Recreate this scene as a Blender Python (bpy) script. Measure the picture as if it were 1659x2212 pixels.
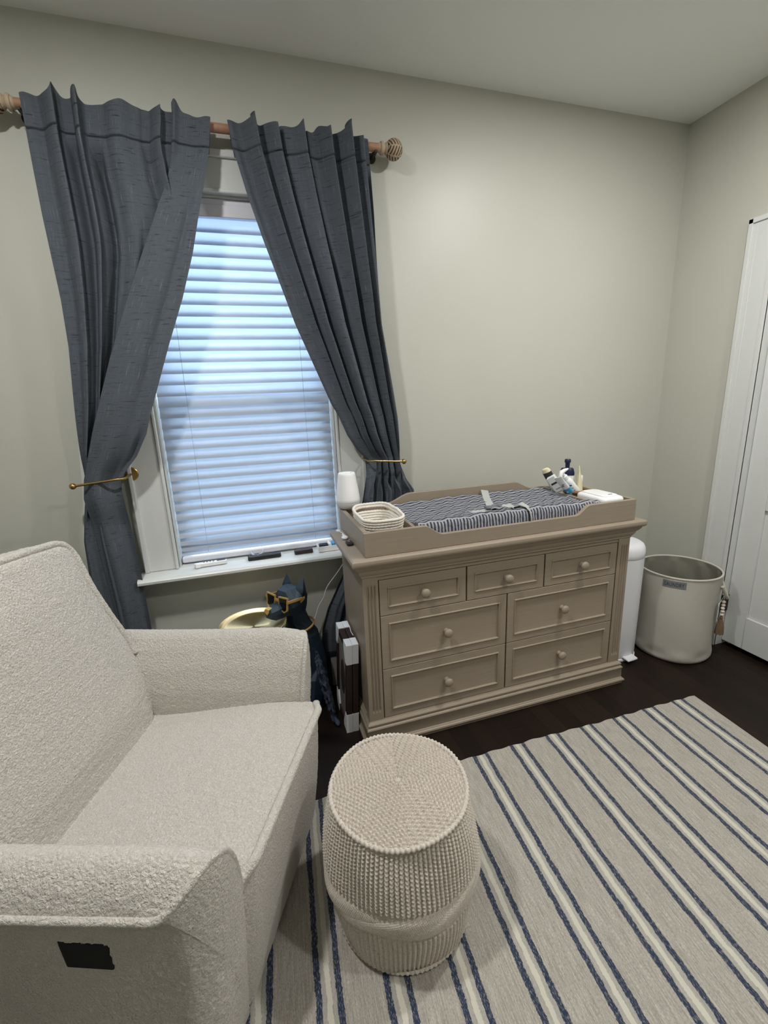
import bpy, math, random
import numpy as np
from mathutils import Vector, Matrix

for o in list(bpy.data.objects):
    bpy.data.objects.remove(o, do_unlink=True)
scene = bpy.context.scene
COL = scene.collection
PI = math.pi
rnd = random.Random(7)

# ------------------------------------------------------------------ camera
cam_data = bpy.data.cameras.new('camera')
cam = bpy.data.objects.new('camera', cam_data)
COL.objects.link(cam)
scene.camera = cam
yaw, pitch, roll, FPX = .2910, -.2462, -.0417, 962.66
_f = Vector((math.sin(yaw)*math.cos(pitch), math.cos(yaw)*math.cos(pitch), math.sin(pitch)))
_r = Vector((math.cos(yaw), -math.sin(yaw), 0))
_u = _r.cross(_f)
_r2 = _r*math.cos(roll) + _u*math.sin(roll)
_u2 = -_r*math.sin(roll) + _u*math.cos(roll)
cm = Matrix(((_r2.x, _u2.x, -_f.x), (_r2.y, _u2.y, -_f.y), (_r2.z, _u2.z, -_f.z))).to_4x4()
cm.translation = Vector((-2.4667, -2.2012, 1.4462))
cam.matrix_world = cm
cam_data.sensor_fit = 'VERTICAL'
cam_data.sensor_height = 36.0
cam_data.lens = 36.0*FPX/2212.0
cam_data.clip_start = .02

# ------------------------------------------------------------------ view
vs = scene.view_settings
scene.display_settings.display_device = 'sRGB'
vs.view_transform = 'Standard'
vs.look = 'None'
vs.gamma = 1.0
vs.use_curve_mapping = False
vs.exposure = 0.0

# ------------------------------------------------------------------ sky outside the window
world = bpy.data.worlds.new('overcast_sky')
scene.world = world
world.use_nodes = True
wn = world.node_tree
wn.nodes.clear()
_o = wn.nodes.new('ShaderNodeOutputWorld')
_b = wn.nodes.new('ShaderNodeBackground')
_t = wn.nodes.new('ShaderNodeTexCoord')
_s = wn.nodes.new('ShaderNodeSeparateXYZ')
_m = wn.nodes.new('ShaderNodeMapRange')
_m.inputs[1].default_value = -.25
_m.inputs[2].default_value = .35
_x = wn.nodes.new('ShaderNodeMix')
_x.data_type = 'RGBA'
_x.inputs[6].default_value = (.55, .65, .79, 1)
_x.inputs[7].default_value = (.75, .88, 1.0, 1)
wn.links.new(_t.outputs['Generated'], _s.inputs[0])
wn.links.new(_s.outputs[2], _m.inputs[0])
wn.links.new(_m.outputs[0], _x.inputs[0])
wn.links.new(_x.outputs[2], _b.inputs[0])
_b.inputs[1].default_value = 12.0
wn.links.new(_b.outputs[0], _o.inputs[0])

# ------------------------------------------------------------------ ceiling downlights (the lamps of the room)
H = 2.816
LAMPS = [(-2.95, -1.25, .92), (-.93, -1.12, .88), (-2.85, -2.75, .06), (-.93, -2.40, .72)]
for lx, ly, k in LAMPS:
    ld = bpy.data.lights.new('downlight_lamp', 'AREA')
    ld.shape = 'DISK'
    ld.size = .13
    ld.energy = 30*k
    ld.color = (1.0, .985, .955)
    lo = bpy.data.objects.new('downlight_lamp', ld)
    lo.location = (lx, ly, H-.012)
    COL.objects.link(lo)
# the window opening guides light sampling (a portal gives no light of its own)
pd = bpy.data.lights.new('window_portal', 'AREA')
pd.shape = 'RECTANGLE'
pd.size, pd.size_y = .86, 1.66
pd.cycles.is_portal = True
po = bpy.data.objects.new('window_portal', pd)
po.location = (-2.4375, .19, 1.5)
po.rotation_euler = (-PI/2, 0, 0)
COL.objects.link(po)
scene.cycles.max_bounces = 10
scene.cycles.diffuse_bounces = 6
scene.cycles.transparent_max_bounces = 16
scene.cycles.sample_clamp_indirect = 6.0
try:
    scene.cycles.use_denoising = True
except Exception:
    pass


# ------------------------------------------------------------------ material helpers
def lin(c):
    out = []
    for v in c:
        v = v/255.0
        out.append(v/12.92 if v <= .04045 else ((v+.055)/1.055)**2.4)
    return (out[0], out[1], out[2], 1.0)


class NT:
    def __init__(self, name):
        self.m = bpy.data.materials.new(name)
        self.m.use_nodes = True
        self.t = self.m.node_tree
        self.t.nodes.clear()
        self.out = self.t.nodes.new('ShaderNodeOutputMaterial')

    def n(self, kind, **kw):
        nd = self.t.nodes.new('ShaderNode'+kind)
        for k, v in kw.items():
            if k.startswith('i_'):
                key = k[2:]
                key = int(key) if key.isdigit() else key.replace('_', ' ')
                self.put(nd.inputs[key], v)
            else:
                setattr(nd, k, v)
        return nd

    def put(self, sock, v):
        if isinstance(v, bpy.types.NodeSocket):
            self.t.links.new(v, sock)
        elif isinstance(v, bpy.types.Node):
            self.t.links.new(v.outputs[0], sock)
        else:
            sock.default_value = v

    def math(self, op, a, b=0.0, c=None, clamp=False):
        nd = self.t.nodes.new('ShaderNodeMath')
        nd.operation = op
        nd.use_clamp = clamp
        self.put(nd.inputs[0], a)
        self.put(nd.inputs[1], b)
        if c is not None:
            self.put(nd.inputs[2], c)
        return nd.outputs[0]

    def mix(self, f, a, b, blend='MIX'):
        nd = self.t.nodes.new('ShaderNodeMix')
        nd.data_type = 'RGBA'
        nd.blend_type = blend
        self.put(nd.inputs[0], f)
        self.put(nd.inputs[6], a)
        self.put(nd.inputs[7], b)
        return nd.outputs[2]

    def ramp(self, f, stops):
        nd = self.t.nodes.new('ShaderNodeValToRGB')
        el = nd.color_ramp.elements
        while len(el) < len(stops):
            el.new(.5)
        for e, (p, c) in zip(el, stops):
            e.position = p
            e.color = c if len(c) == 4 else (*c, 1)
        self.put(nd.inputs[0], f)
        return nd.outputs[0]

    def coord(self, which='Object', scale=(1, 1, 1), loc=(0, 0, 0), rot=(0, 0, 0)):
        tc = self.t.nodes.new('ShaderNodeTexCoord')
        mp = self.t.nodes.new('ShaderNodeMapping')
        mp.inputs['Scale'].default_value = scale
        mp.inputs['Location'].default_value = loc
        mp.inputs['Rotation'].default_value = rot
        self.t.links.new(tc.outputs[which], mp.inputs[0])
        return mp.outputs[0]

    def noise(self, vec, scale, detail=2.0, rough=.5, dist=0.0):
        nd = self.n('TexNoise')
        nd.inputs['Scale'].default_value = scale
        nd.inputs['Detail'].default_value = detail
        nd.inputs['Roughness'].default_value = rough
        nd.inputs['Distortion'].default_value = dist
        self.t.links.new(vec, nd.inputs['Vector'])
        return nd.outputs[0]

    def bump(self, h, strength=.3, dist=.01, normal=None):
        nd = self.n('Bump')
        nd.inputs['Strength'].default_value = strength
        nd.inputs['Distance'].default_value = dist
        self.put(nd.inputs['Height'], h)
        if normal is not None:
            self.put(nd.inputs['Normal'], normal)
        return nd.outputs[0]

    def bsdf(self, color, rough=.5, metal=0.0, spec=.5, normal=None, **kw):
        b = self.n('BsdfPrincipled')
        self.put(b.inputs['Base Color'], color)
        self.put(b.inputs['Roughness'], rough)
        self.put(b.inputs['Metallic'], metal)
        self.put(b.inputs['Specular IOR Level'], spec)
        if normal is not None:
            self.put(b.inputs['Normal'], normal)
        for k, v in kw.items():
            self.put(b.inputs[k.replace('_', ' ')], v)
        return b.outputs[0]

    def done(self, sh):
        self.t.links.new(sh, self.out.inputs[0])
        return self.m


def plain(name, c, rough=.5, metal=0.0, spec=.5, bump=0.0, bscale=200.0, var=0.0, **kw):
    t = NT(name)
    v = t.coord()
    nz = t.noise(v, bscale, 3)
    col = lin(c)
    if var:
        n2 = t.noise(v, 9.0, 4)
        dark = tuple(x*(1-var) for x in col[:3])+(1,)
        col = t.mix(n2, dark, tuple(min(1, x*(1+var)) for x in col[:3])+(1,))
    nm = t.bump(nz, bump, .002) if bump else None
    return t.done(t.bsdf(col, rough, metal, spec, nm, **kw))


# ------------------------------------------------------------------ mesh helpers
class MB:
    def __init__(self):
        self.v, self.f, self.mi = [], [], []

    def add(self, vs_, fs, mi=0):
        k = len(self.v)
        self.v += [tuple(map(float, p)) for p in vs_]
        self.f += [tuple(i+k for i in f) for f in fs]
        self.mi += [mi]*len(fs)
        return self

    def box(self, x0, x1, y0, y1, z0, z1, mi=0):
        vs_ = [(x, y, z) for z in (z0, z1) for y in (y0, y1) for x in (x0, x1)]
        fs = [(0, 2, 3, 1), (4, 5, 7, 6), (0, 1, 5, 4), (2, 6, 7, 3), (0, 4, 6, 2), (1, 3, 7, 5)]
        return self.add(vs_, fs, mi)

    def obox(self, c, ax, h, mi=0):
        c = Vector(c)
        A = [Vector(a).normalized()*k for a, k in zip(ax, h)]
        vs_ = [c+A[0]*sx+A[1]*sy+A[2]*sz for sz in (-1, 1) for sy in (-1, 1) for sx in (-1, 1)]
        fs = [(0, 2, 3, 1), (4, 5, 7, 6), (0, 1, 5, 4), (2, 6, 7, 3), (0, 4, 6, 2), (1, 3, 7, 5)]
        return self.add(vs_, fs, mi)

    def rings(self, rs, close=True, cap0=False, cap1=False, mi=0):
        n = len(rs[0])
        vs_ = [p for r in rs for p in r]
        fs = []
        m = n if close else n-1
        for i in range(len(rs)-1):
            for j in range(m):
                a, b = i*n+j, i*n+(j+1) % n
                fs.append((a, b, b+n, a+n))
        if cap0:
            fs.append(tuple(range(n-1, -1, -1)))
        if cap1:
            k = (len(rs)-1)*n
            fs.append(tuple(range(k, k+n)))
        return self.add(vs_, fs, mi)

    def lathe(self, prof, c=(0, 0, 0), n=48, axis='z', cap0=True, cap1=True, mi=0, sx=1.0, sy=1.0):
        rs = []
        for r, h in prof:
            ring = []
            for k in range(n):
                a = 2*PI*k/n
                p, q = r*math.cos(a)*sx, r*math.sin(a)*sy
                if axis == 'z':
                    ring.append((c[0]+p, c[1]+q, c[2]+h))
                elif axis == 'x':
                    ring.append((c[0]+h, c[1]+p, c[2]+q))
                else:
                    ring.append((c[0]+q, c[1]+h, c[2]+p))
            rs.append(ring)
        return self.rings(rs, True, cap0, cap1, mi)

    def tube(self, pts, r, n=10, closed=False, mi=0, caps=True):
        P = [Vector(p) for p in pts]
        m = len(P)
        rr = r if isinstance(r, (list, tuple)) else [r]*m
        rs = []
        up = None
        for i in range(m):
            if closed:
                d = P[(i+1) % m]-P[i-1]
            else:
                d = P[min(i+1, m-1)]-P[max(i-1, 0)]
            d.normalize()
            if up is None:
                up = Vector((0, 0, 1)) if abs(d.z) < .9 else Vector((1, 0, 0))
            s = d.cross(up)
            s.normalize()
            up = s.cross(d)
            rs.append([P[i]+s*(math.cos(2*PI*k/n)*rr[i])+up*(math.sin(2*PI*k/n)*rr[i]) for k in range(n)])
        if closed:
            rs.append(rs[0])
            return self.rings(rs, True, False, False, mi)
        return self.rings(rs, True, caps, caps, mi)

    def prism(self, poly, a0, a1, axis='y', mi=0):
        def q(p, a):
            if axis == 'y':
                return (p[0], a, p[1])
            if axis == 'x':
                return (a, p[0], p[1])
            return (p[0], p[1], a)
        return self.rings([[q(p, a0) for p in poly], [q(p, a1) for p in poly]], True, True, True, mi)

    def sphere(self, c, r, n=20, m=12, mi=0, s=(1, 1, 1)):
        rs = []
        for i in range(m+1):
            t = PI*i/m
            rr = max(math.sin(t), 1e-3)
            rs.append([(c[0]+r*rr*math.cos(2*PI*k/n)*s[0], c[1]+r*rr*math.sin(2*PI*k/n)*s[1], c[2]-r*math.cos(t)*s[2]) for k in range(n)])
        return self.rings(rs, True, True, True, mi)

    def frame(self, x0, x1, z0, z1, w, y0, y1, mi=0):
        self.box(x0, x0+w, y0, y1, z0, z1, mi)
        self.box(x1-w, x1, y0, y1, z0, z1, mi)
        self.box(x0+w, x1-w, y0, y1, z0, z0+w, mi)
        return self.box(x0+w, x1-w, y0, y1, z1-w, z1, mi)

    def grid(self, fn, nu, nv, cu=False, mi=0):
        vs_ = [fn(i/(nu if cu else nu-1), j/(nv-1)) for j in range(nv) for i in range(nu)]
        fs = []
        m = nu if cu else nu-1
        for j in range(nv-1):
            for i in range(m):
                a, b = j*nu+i, j*nu+(i+1) % nu
                fs.append((a, b, b+nu, a+nu))
        return self.add(vs_, fs, mi)


def abspos(o):
    p = Vector((0, 0, 0))
    while o is not None:
        p += o.location
        o = o.parent
    return p


def part(name, mb, mats, parent=None, bevel=0.0, seg=2, sharp=38, flat=False, local=False, uv=None):
    """Link the collected mesh as ONE object; coordinates are the room's unless local."""
    if not isinstance(mats, (list, tuple)):
        mats = [mats]
    off = Vector((0, 0, 0)) if (local or parent is None) else abspos(parent)
    vs_ = mb.v if off.length == 0 else [(p[0]-off.x, p[1]-off.y, p[2]-off.z) for p in mb.v]
    me = bpy.data.meshes.new(name)
    me.from_pydata(vs_, [], mb.f)
    for m in mats:
        me.materials.append(m)
    if len(mats) > 1:
        me.polygons.foreach_set('material_index', mb.mi)
    if not flat:
        me.polygons.foreach_set('use_smooth', [True]*len(me.polygons))
    if uv is not None:
        lay = me.uv_layers.new(name='UVMap')
        vi = np.zeros(len(me.loops), dtype=np.int32)
        me.loops.foreach_get('vertex_index', vi)
        lay.data.foreach_set('uv', np.asarray(uv, dtype=np.float32)[vi].ravel())
    me.update()
    if not flat and sharp:
        me.set_sharp_from_angle(angle=math.radians(sharp))
    o = bpy.data.objects.new(name, me)
    COL.objects.link(o)
    if parent is not None:
        o.parent = parent
    if bevel:
        b = o.modifiers.new('bevel', 'BEVEL')
        b.width = bevel
        b.segments = seg
        b.limit_method = 'ANGLE'
        b.angle_limit = math.radians(40)
        b.harden_normals = False
    return o


def tag(o, label, cat, group=None):
    o['label'] = label
    o['category'] = cat
    if group:
        o['group'] = group
    return o


def thing(name, label, cat, loc=(0, 0, 0), rotz=0.0, group=None):
    o = bpy.data.objects.new(name, None)
    o.empty_display_size = .1
    COL.objects.link(o)
    o.location = loc
    o.rotation_euler = (0, 0, rotz)
    return tag(o, label, cat, group)


def struct(name, mb, mats, **kw):
    o = part(name, mb, mats, **kw)
    o['kind'] = 'structure'
    return o


def struct_root(name, loc):
    o = bpy.data.objects.new(name, None)
    COL.objects.link(o)
    o.location = loc
    o['kind'] = 'structure'
    return o


def interp(tab, z):
    """tab: list of (z, x) in falling z"""
    t = sorted(tab)
    zs = [a for a, b in t]
    xs = [b for a, b in t]
    return float(np.interp(z, zs, xs))


def sstep(a, b, x):
    t = min(1.0, max(0.0, (x-a)/(b-a)))
    return t*t*(3-2*t)

# ================================================================== MATERIALS
def mat_wall():
    t = NT('wall_paint')
    v = t.coord()
    n1 = t.noise(v, 260, 3)
    n2 = t.noise(v, 3, 3)
    col = t.mix(n2, lin((185, 185, 175)), lin((190, 190, 180)))
    h = t.math('ADD', n1, t.math('MULTIPLY', n2, 3.0))
    return t.done(t.bsdf(col, .42, 0, .45, t.bump(h, .10, .003)))


def mat_ceiling():
    t = NT('ceiling_paint')
    v = t.coord()
    n1 = t.noise(v, 180, 3)
    return t.done(t.bsdf(lin((236, 237, 234)), .8, 0, .25, t.bump(n1, .1, .002)))


def mat_trim(name, c=(210, 212, 210), rough=.34):
    t = NT(name)
    v = t.coord()
    n1 = t.noise(v, 60, 4)
    n2 = t.noise(v, 6, 3)
    col = t.mix(n2, lin(c), lin(tuple(x-6 for x in c)))
    return t.done(t.bsdf(col, rough, 0, .5, t.bump(n1, .12, .003)))


def mat_floor():
    t = NT('dark_walnut_boards')
    tc = t.n('TexCoord')
    sep = t.n('SeparateXYZ')
    t.put(sep.inputs[0], tc.outputs['Object'])
    W = .083
    xi = t.math('DIVIDE', sep.outputs[0], W)
    cell = t.math('FLOOR', xi)
    fr = t.math('FRACT', xi)
    wn_ = t.n('TexWhiteNoise', noise_dimensions='1D')
    t.put(wn_.inputs['W'], cell)
    yoff = t.math('ADD', t.math('DIVIDE', sep.outputs[1], 1.1), t.math('MULTIPLY', wn_.outputs[0], 7.3))
    yc = t.math('FLOOR', yoff)
    yf = t.math('FRACT', yoff)
    w2 = t.n('TexWhiteNoise', noise_dimensions='2D')
    cv = t.n('CombineXYZ')
    t.put(cv.inputs[0], cell)
    t.put(cv.inputs[1], yc)
    t.put(w2.inputs['Vector'], cv)
    mp = t.n('Mapping')
    mp.inputs['Scale'].default_value = (28, 2.2, 1)
    t.put(mp.inputs[0], tc.outputs['Object'])
    add = t.n('VectorMath', operation='ADD')
    t.put(add.inputs[0], mp.outputs[0])
    t.put(add.inputs[1], w2.outputs[1])
    g = t.noise(add.outputs[0], 2.2, 6, .6, .8)
    base = t.ramp(w2.outputs[0], [(0, lin((26, 17, 11))), (.5, lin((33, 22, 14))), (1, lin((41, 28, 19)))])
    col = t.mix(t.math('MULTIPLY', g, .8), base, lin((15, 9, 6)))
    e1 = t.math('LESS_THAN', fr, .028)
    e2 = t.math('LESS_THAN', yf, .003)
    gap = t.math('MAXIMUM', e1, e2)
    col = t.mix(gap, col, lin((12, 8, 6)))
    h = t.math('SUBTRACT', t.math('MULTIPLY', g, .3), gap)
    return t.done(t.bsdf(col, t.math('ADD', .36, t.math('MULTIPLY', g, .2)), 0, .25, t.bump(h, .3, .002)))


def mat_linen():
    t = NT('slub_linen')
    v = t.coord('UV')
    a = t.noise(t.coord('UV', (4.2, 46, 1)), 4.0, 5, .62)      # weft slubs, long across
    b = t.noise(t.coord('UV', (56, 3.2, 1)), 4.0, 5, .62)      # warp slubs, long down
    c = t.noise(v, 900, 1)
    dark = t.ramp(a, [(.0, (1, 1, 1)), (.33, (1, 1, 1)), (.41, (0, 0, 0)), (1, (0, 0, 0))])
    light = t.ramp(b, [(0, (0, 0, 0)), (.62, (0, 0, 0)), (.70, (1, 1, 1)), (1, (1, 1, 1))])
    base = t.mix(t.math('MULTIPLY', t.math('ADD', a, b), .5), lin((60, 65, 72)), lin((101, 107, 115)))
    base = t.mix(t.math('MULTIPLY', dark, .75), base, lin((30, 33, 40)))
    base = t.mix(t.math('MULTIPLY', light, .5), base, lin((138, 143, 150)))
    h = t.math('ADD', t.math('ADD', a, b), t.math('MULTIPLY', c, .5))
    nm = t.bump(h, .35, .0015)
    p = t.bsdf(base, .85, 0, .15, nm)
    tr = t.n('BsdfTranslucent')
    t.put(tr.inputs[0], lin((70, 76, 92)))
    mx = t.n('MixShader')
    mx.inputs[0].default_value = .06
    t.put(mx.inputs[1], p)
    t.put(mx.inputs[2], tr.outputs[0])
    return t.done(mx.outputs[0])


def mat_translucent(name, c, tc, f, rough=.45):
    t = NT(name)
    p = t.bsdf(lin(c), rough, 0, .35)
    tr = t.n('BsdfTranslucent')
    t.put(tr.inputs[0], lin(tc))
    mx = t.n('MixShader')
    mx.inputs[0].default_value = f
    t.put(mx.inputs[1], p)
    t.put(mx.inputs[2], tr.outputs[0])
    return t.done(mx.outputs[0])


def mat_pane():
    t = NT('window_glass')
    tr = t.n('BsdfTransparent')
    t.put(tr.inputs[0], (.93, .96, .97, 1))
    g = t.n('BsdfGlossy')
    g.inputs['Roughness'].default_value = .02
    mx = t.n('MixShader')
    mx.inputs[0].default_value = .06
    t.put(mx.inputs[1], tr.outputs[0])
    t.put(mx.inputs[2], g.outputs[0])
    return t.done(mx.outputs[0])


def mat_screen():
    t = NT('insect_mesh')
    tr = t.n('BsdfTransparent')
    d = t.n('BsdfDiffuse')
    t.put(d.inputs[0], (.12, .12, .13, 1))
    mx = t.n('MixShader')
    mx.inputs[0].default_value = .24
    t.put(mx.inputs[1], tr.outputs[0])
    t.put(mx.inputs[2], d.outputs[0])
    return t.done(mx.outputs[0])


def mat_driftwood(name, axis, c1=(158, 144, 126), c2=(132, 119, 104)):
    t = NT(name)
    sc = {'x': (1.6, 34, 60), 'z': (60, 34, 1.6), 'y': (60, 1.6, 34)}[axis]
    g = t.noise(t.coord('Object', sc), 2.4, 6, .62, .5)
    m_ = t.noise(t.coord(), 2.6, 3)
    f = t.noise(t.coord('Object', tuple(s*4 for s in sc)), 3.0, 3)
    col = t.mix(g, lin(c1), lin(c2))
    col = t.mix(t.math('MULTIPLY', m_, .35), col, lin((168, 156, 140)))
    col = t.mix(t.math('MULTIPLY', f, .25), col, lin((112, 100, 88)))
    return t.done(t.bsdf(col, .48, 0, .4, t.bump(t.math('ADD', g, f), .12, .001)))


def mat_boucle():
    t = NT('cream_boucle')
    v = t.coord()
    w = t.noise(v, 55, 2)
    n1 = t.noise(v, 135, 3, .6, 1.8)
    n2 = t.noise(v, 420, 2, .6, .6)
    vo = t.n('TexVoronoi', feature='SMOOTH_F1')
    vo.inputs['Scale'].default_value = 170
    vo.inputs['Smoothness'].default_value = .6
    t.put(vo.inputs['Vector'], v)
    col = t.mix(n1, lin((186, 178, 166)), lin((232, 227, 218)))
    col = t.mix(t.math('MULTIPLY', w, .25), col, lin((238, 234, 227)))
    h = t.math('ADD', t.math('MULTIPLY', n1, 1.3), t.math('ADD', t.math('MULTIPLY', n2, .35), t.math('MULTIPLY', vo.outputs[0], -.7)))
    return t.done(t.bsdf(col, .95, 0, .1, t.bump(h, .8, .009), Sheen_Weight=.3, Sheen_Roughness=.6))


def mat_yarn(name, c1, c2, fleck_mix=0.0):
    t = NT(name)
    v = t.coord()
    n1 = t.noise(v, 620, 2, .6, .5)
    n2 = t.noise(v, 90, 3)
    col = t.mix(n1, lin(c1), lin(c2))
    col = t.mix(t.math('MULTIPLY', n2, .3), col, lin(tuple(min(255, x+16) for x in c2)))
    if fleck_mix:
        # darker flecks: marled strand, and painted shade for the stitch gaps
        n3 = t.noise(v, 210, 2, .6, .8)
        fl = t.ramp(n3, [(0, (1, 1, 1)), (.40, (1, 1, 1)), (.52, (0, 0, 0)), (1, (0, 0, 0))])
        col = t.mix(t.math('MULTIPLY', fl, fleck_mix), col, lin((112, 102, 92)))
    return t.done(t.bsdf(col, .95, 0, .08, t.bump(n1, .5, .002), Sheen_Weight=.2))


def mat_rug():
    t = NT('striped_wool')
    tc = t.n('TexCoord')
    sep = t.n('SeparateXYZ')
    t.put(sep.inputs[0], tc.outputs['UV'])
    u, v = sep.outputs[0], sep.outputs[1]
    wob = t.noise(t.coord('UV', (6, 5, 1)), 4.0, 4, .6)
    wob2 = t.noise(t.coord('UV', (90, 26, 1)), 6.0, 2, .6)
    uw = t.math('ADD', u, t.math('MULTIPLY', t.math('SUBTRACT', wob, .5), .012))
    uw = t.math('ADD', uw, t.math('MULTIPLY', t.math('SUBTRACT', wob2, .5), .007))
    per = .1725
    k = t.math('SUBTRACT', t.math('FRACT', t.math('DIVIDE', t.math('ADD', uw, .1725*.5-.104), per)), .5)
    d = t.math('ABSOLUTE', t.math('MULTIPLY', k, per))
    streak = t.noise(t.coord('UV', (85, 4.5, 1)), 3.0, 5, .75)
    fine = t.noise(t.coord('UV', (190, 55, 1)), 3.0, 3, .65)
    patch = t.noise(t.coord('UV', (5, 3, 1)), 2.0, 4)
    base = t.mix(t.ramp(streak, [(0, (0, 0, 0)), (.30, (0, 0, 0)), (.70, (1, 1, 1)), (1, (1, 1, 1))]), lin((142, 136, 126)), lin((214, 209, 200)))
    base = t.mix(t.ramp(fine, [(0, (0, 0, 0)), (.42, (0, 0, 0)), (.62, (.55, .55, .55)), (1, (.6, .6, .6))]), base, lin((120, 114, 106)))
    base = t.mix(t.math('MULTIPLY', patch, .3), base, lin((160, 155, 147)))
    near = t.math('LESS_THAN', d, .019)
    base = t.mix(t.math('MULTIPLY', near, .45), base, lin((168, 166, 160)))
    wht = t.math('LESS_THAN', d, .0068)
    base = t.mix(t.math('MULTIPLY', wht, .75), base, lin((214, 211, 196)))
    blue = t.math('LESS_THAN', t.math('ABSOLUTE', t.math('SUBTRACT', d, .0265)), .0078)
    br = t.ramp(t.noise(t.coord('UV', (200, 34, 1)), 3.0, 2, .6), [(0, (.25, .25, .25)), (.36, (.35, .35, .35)), (.46, (1, 1, 1)), (1, (1, 1, 1))])
    base = t.mix(t.math('MULTIPLY', blue, br), base, lin((42, 54, 78)))
    h = t.math('ADD', streak, fine)
    return t.done(t.bsdf(base, .8, 0, .25, t.bump(h, .5, .003), Sheen_Weight=.15))


def mat_stripes(name, axis, per):
    t = NT(name)
    tc = t.n('TexCoord')
    sep = t.n('SeparateXYZ')
    t.put(sep.inputs[0], tc.outputs['Object'])
    wob = t.noise(t.coord('Object', (14, 14, 14)), 2.0, 3, .6)
    s = t.math('ADD', sep.outputs[axis], t.math('MULTIPLY', t.math('SUBTRACT', wob, .5), .006))
    k = t.math('FRACT', t.math('DIVIDE', s, per))
    b = t.math('LESS_THAN', k, .5)
    n = t.noise(t.coord(), 240, 2)
    col = t.mix(b, t.mix(n, lin((140, 141, 145)), lin((164, 164, 167))), t.mix(n, lin((50, 54, 66)), lin((68, 73, 85))))
    return t.done(t.bsdf(col, .9, 0, .1, t.bump(t.noise(t.coord(), 160, 3), .5, .003)))


def mat_brass_spun():
    t = NT('spun_brass')
    tn = t.n('Tangent', direction_type='RADIAL', axis='Z')
    n = t.noise(t.coord('Object', (1, 1, 1)), 300, 2)
    b = t.n('BsdfPrincipled')
    t.put(b.inputs['Base Color'], lin((226, 212, 174)))
    t.put(b.inputs['Metallic'], 1.0)
    t.put(b.inputs['Roughness'], .48)
    t.put(b.inputs['Anisotropic'], .85)
    t.put(b.inputs['Tangent'], tn.outputs[0])
    t.put(b.inputs['Normal'], t.bump(n, .03, .001))
    return t.done(b.outputs[0])


def mat_plastic_film():
    t = NT('clear_plastic_film')
    v = t.coord()
    n = t.noise(v, 26, 4, .6, .8)
    p = t.bsdf(lin((92, 100, 120)), .18, 0, .7, t.bump(n, .8, .01))
    tr = t.n('BsdfTransparent')
    t.put(tr.inputs[0], (.8, .84, .9, 1))
    mx = t.n('MixShader')
    mx.inputs[0].default_value = .6
    t.put(mx.inputs[1], tr.outputs[0])
    t.put(mx.inputs[2], p)
    return t.done(mx.outputs[0])


def mat_emit(name, c, s):
    t = NT(name)
    e = t.n('Emission')
    t.put(e.inputs[0], c)
    e.inputs[1].default_value = s
    return t.done(e.outputs[0])


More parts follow.
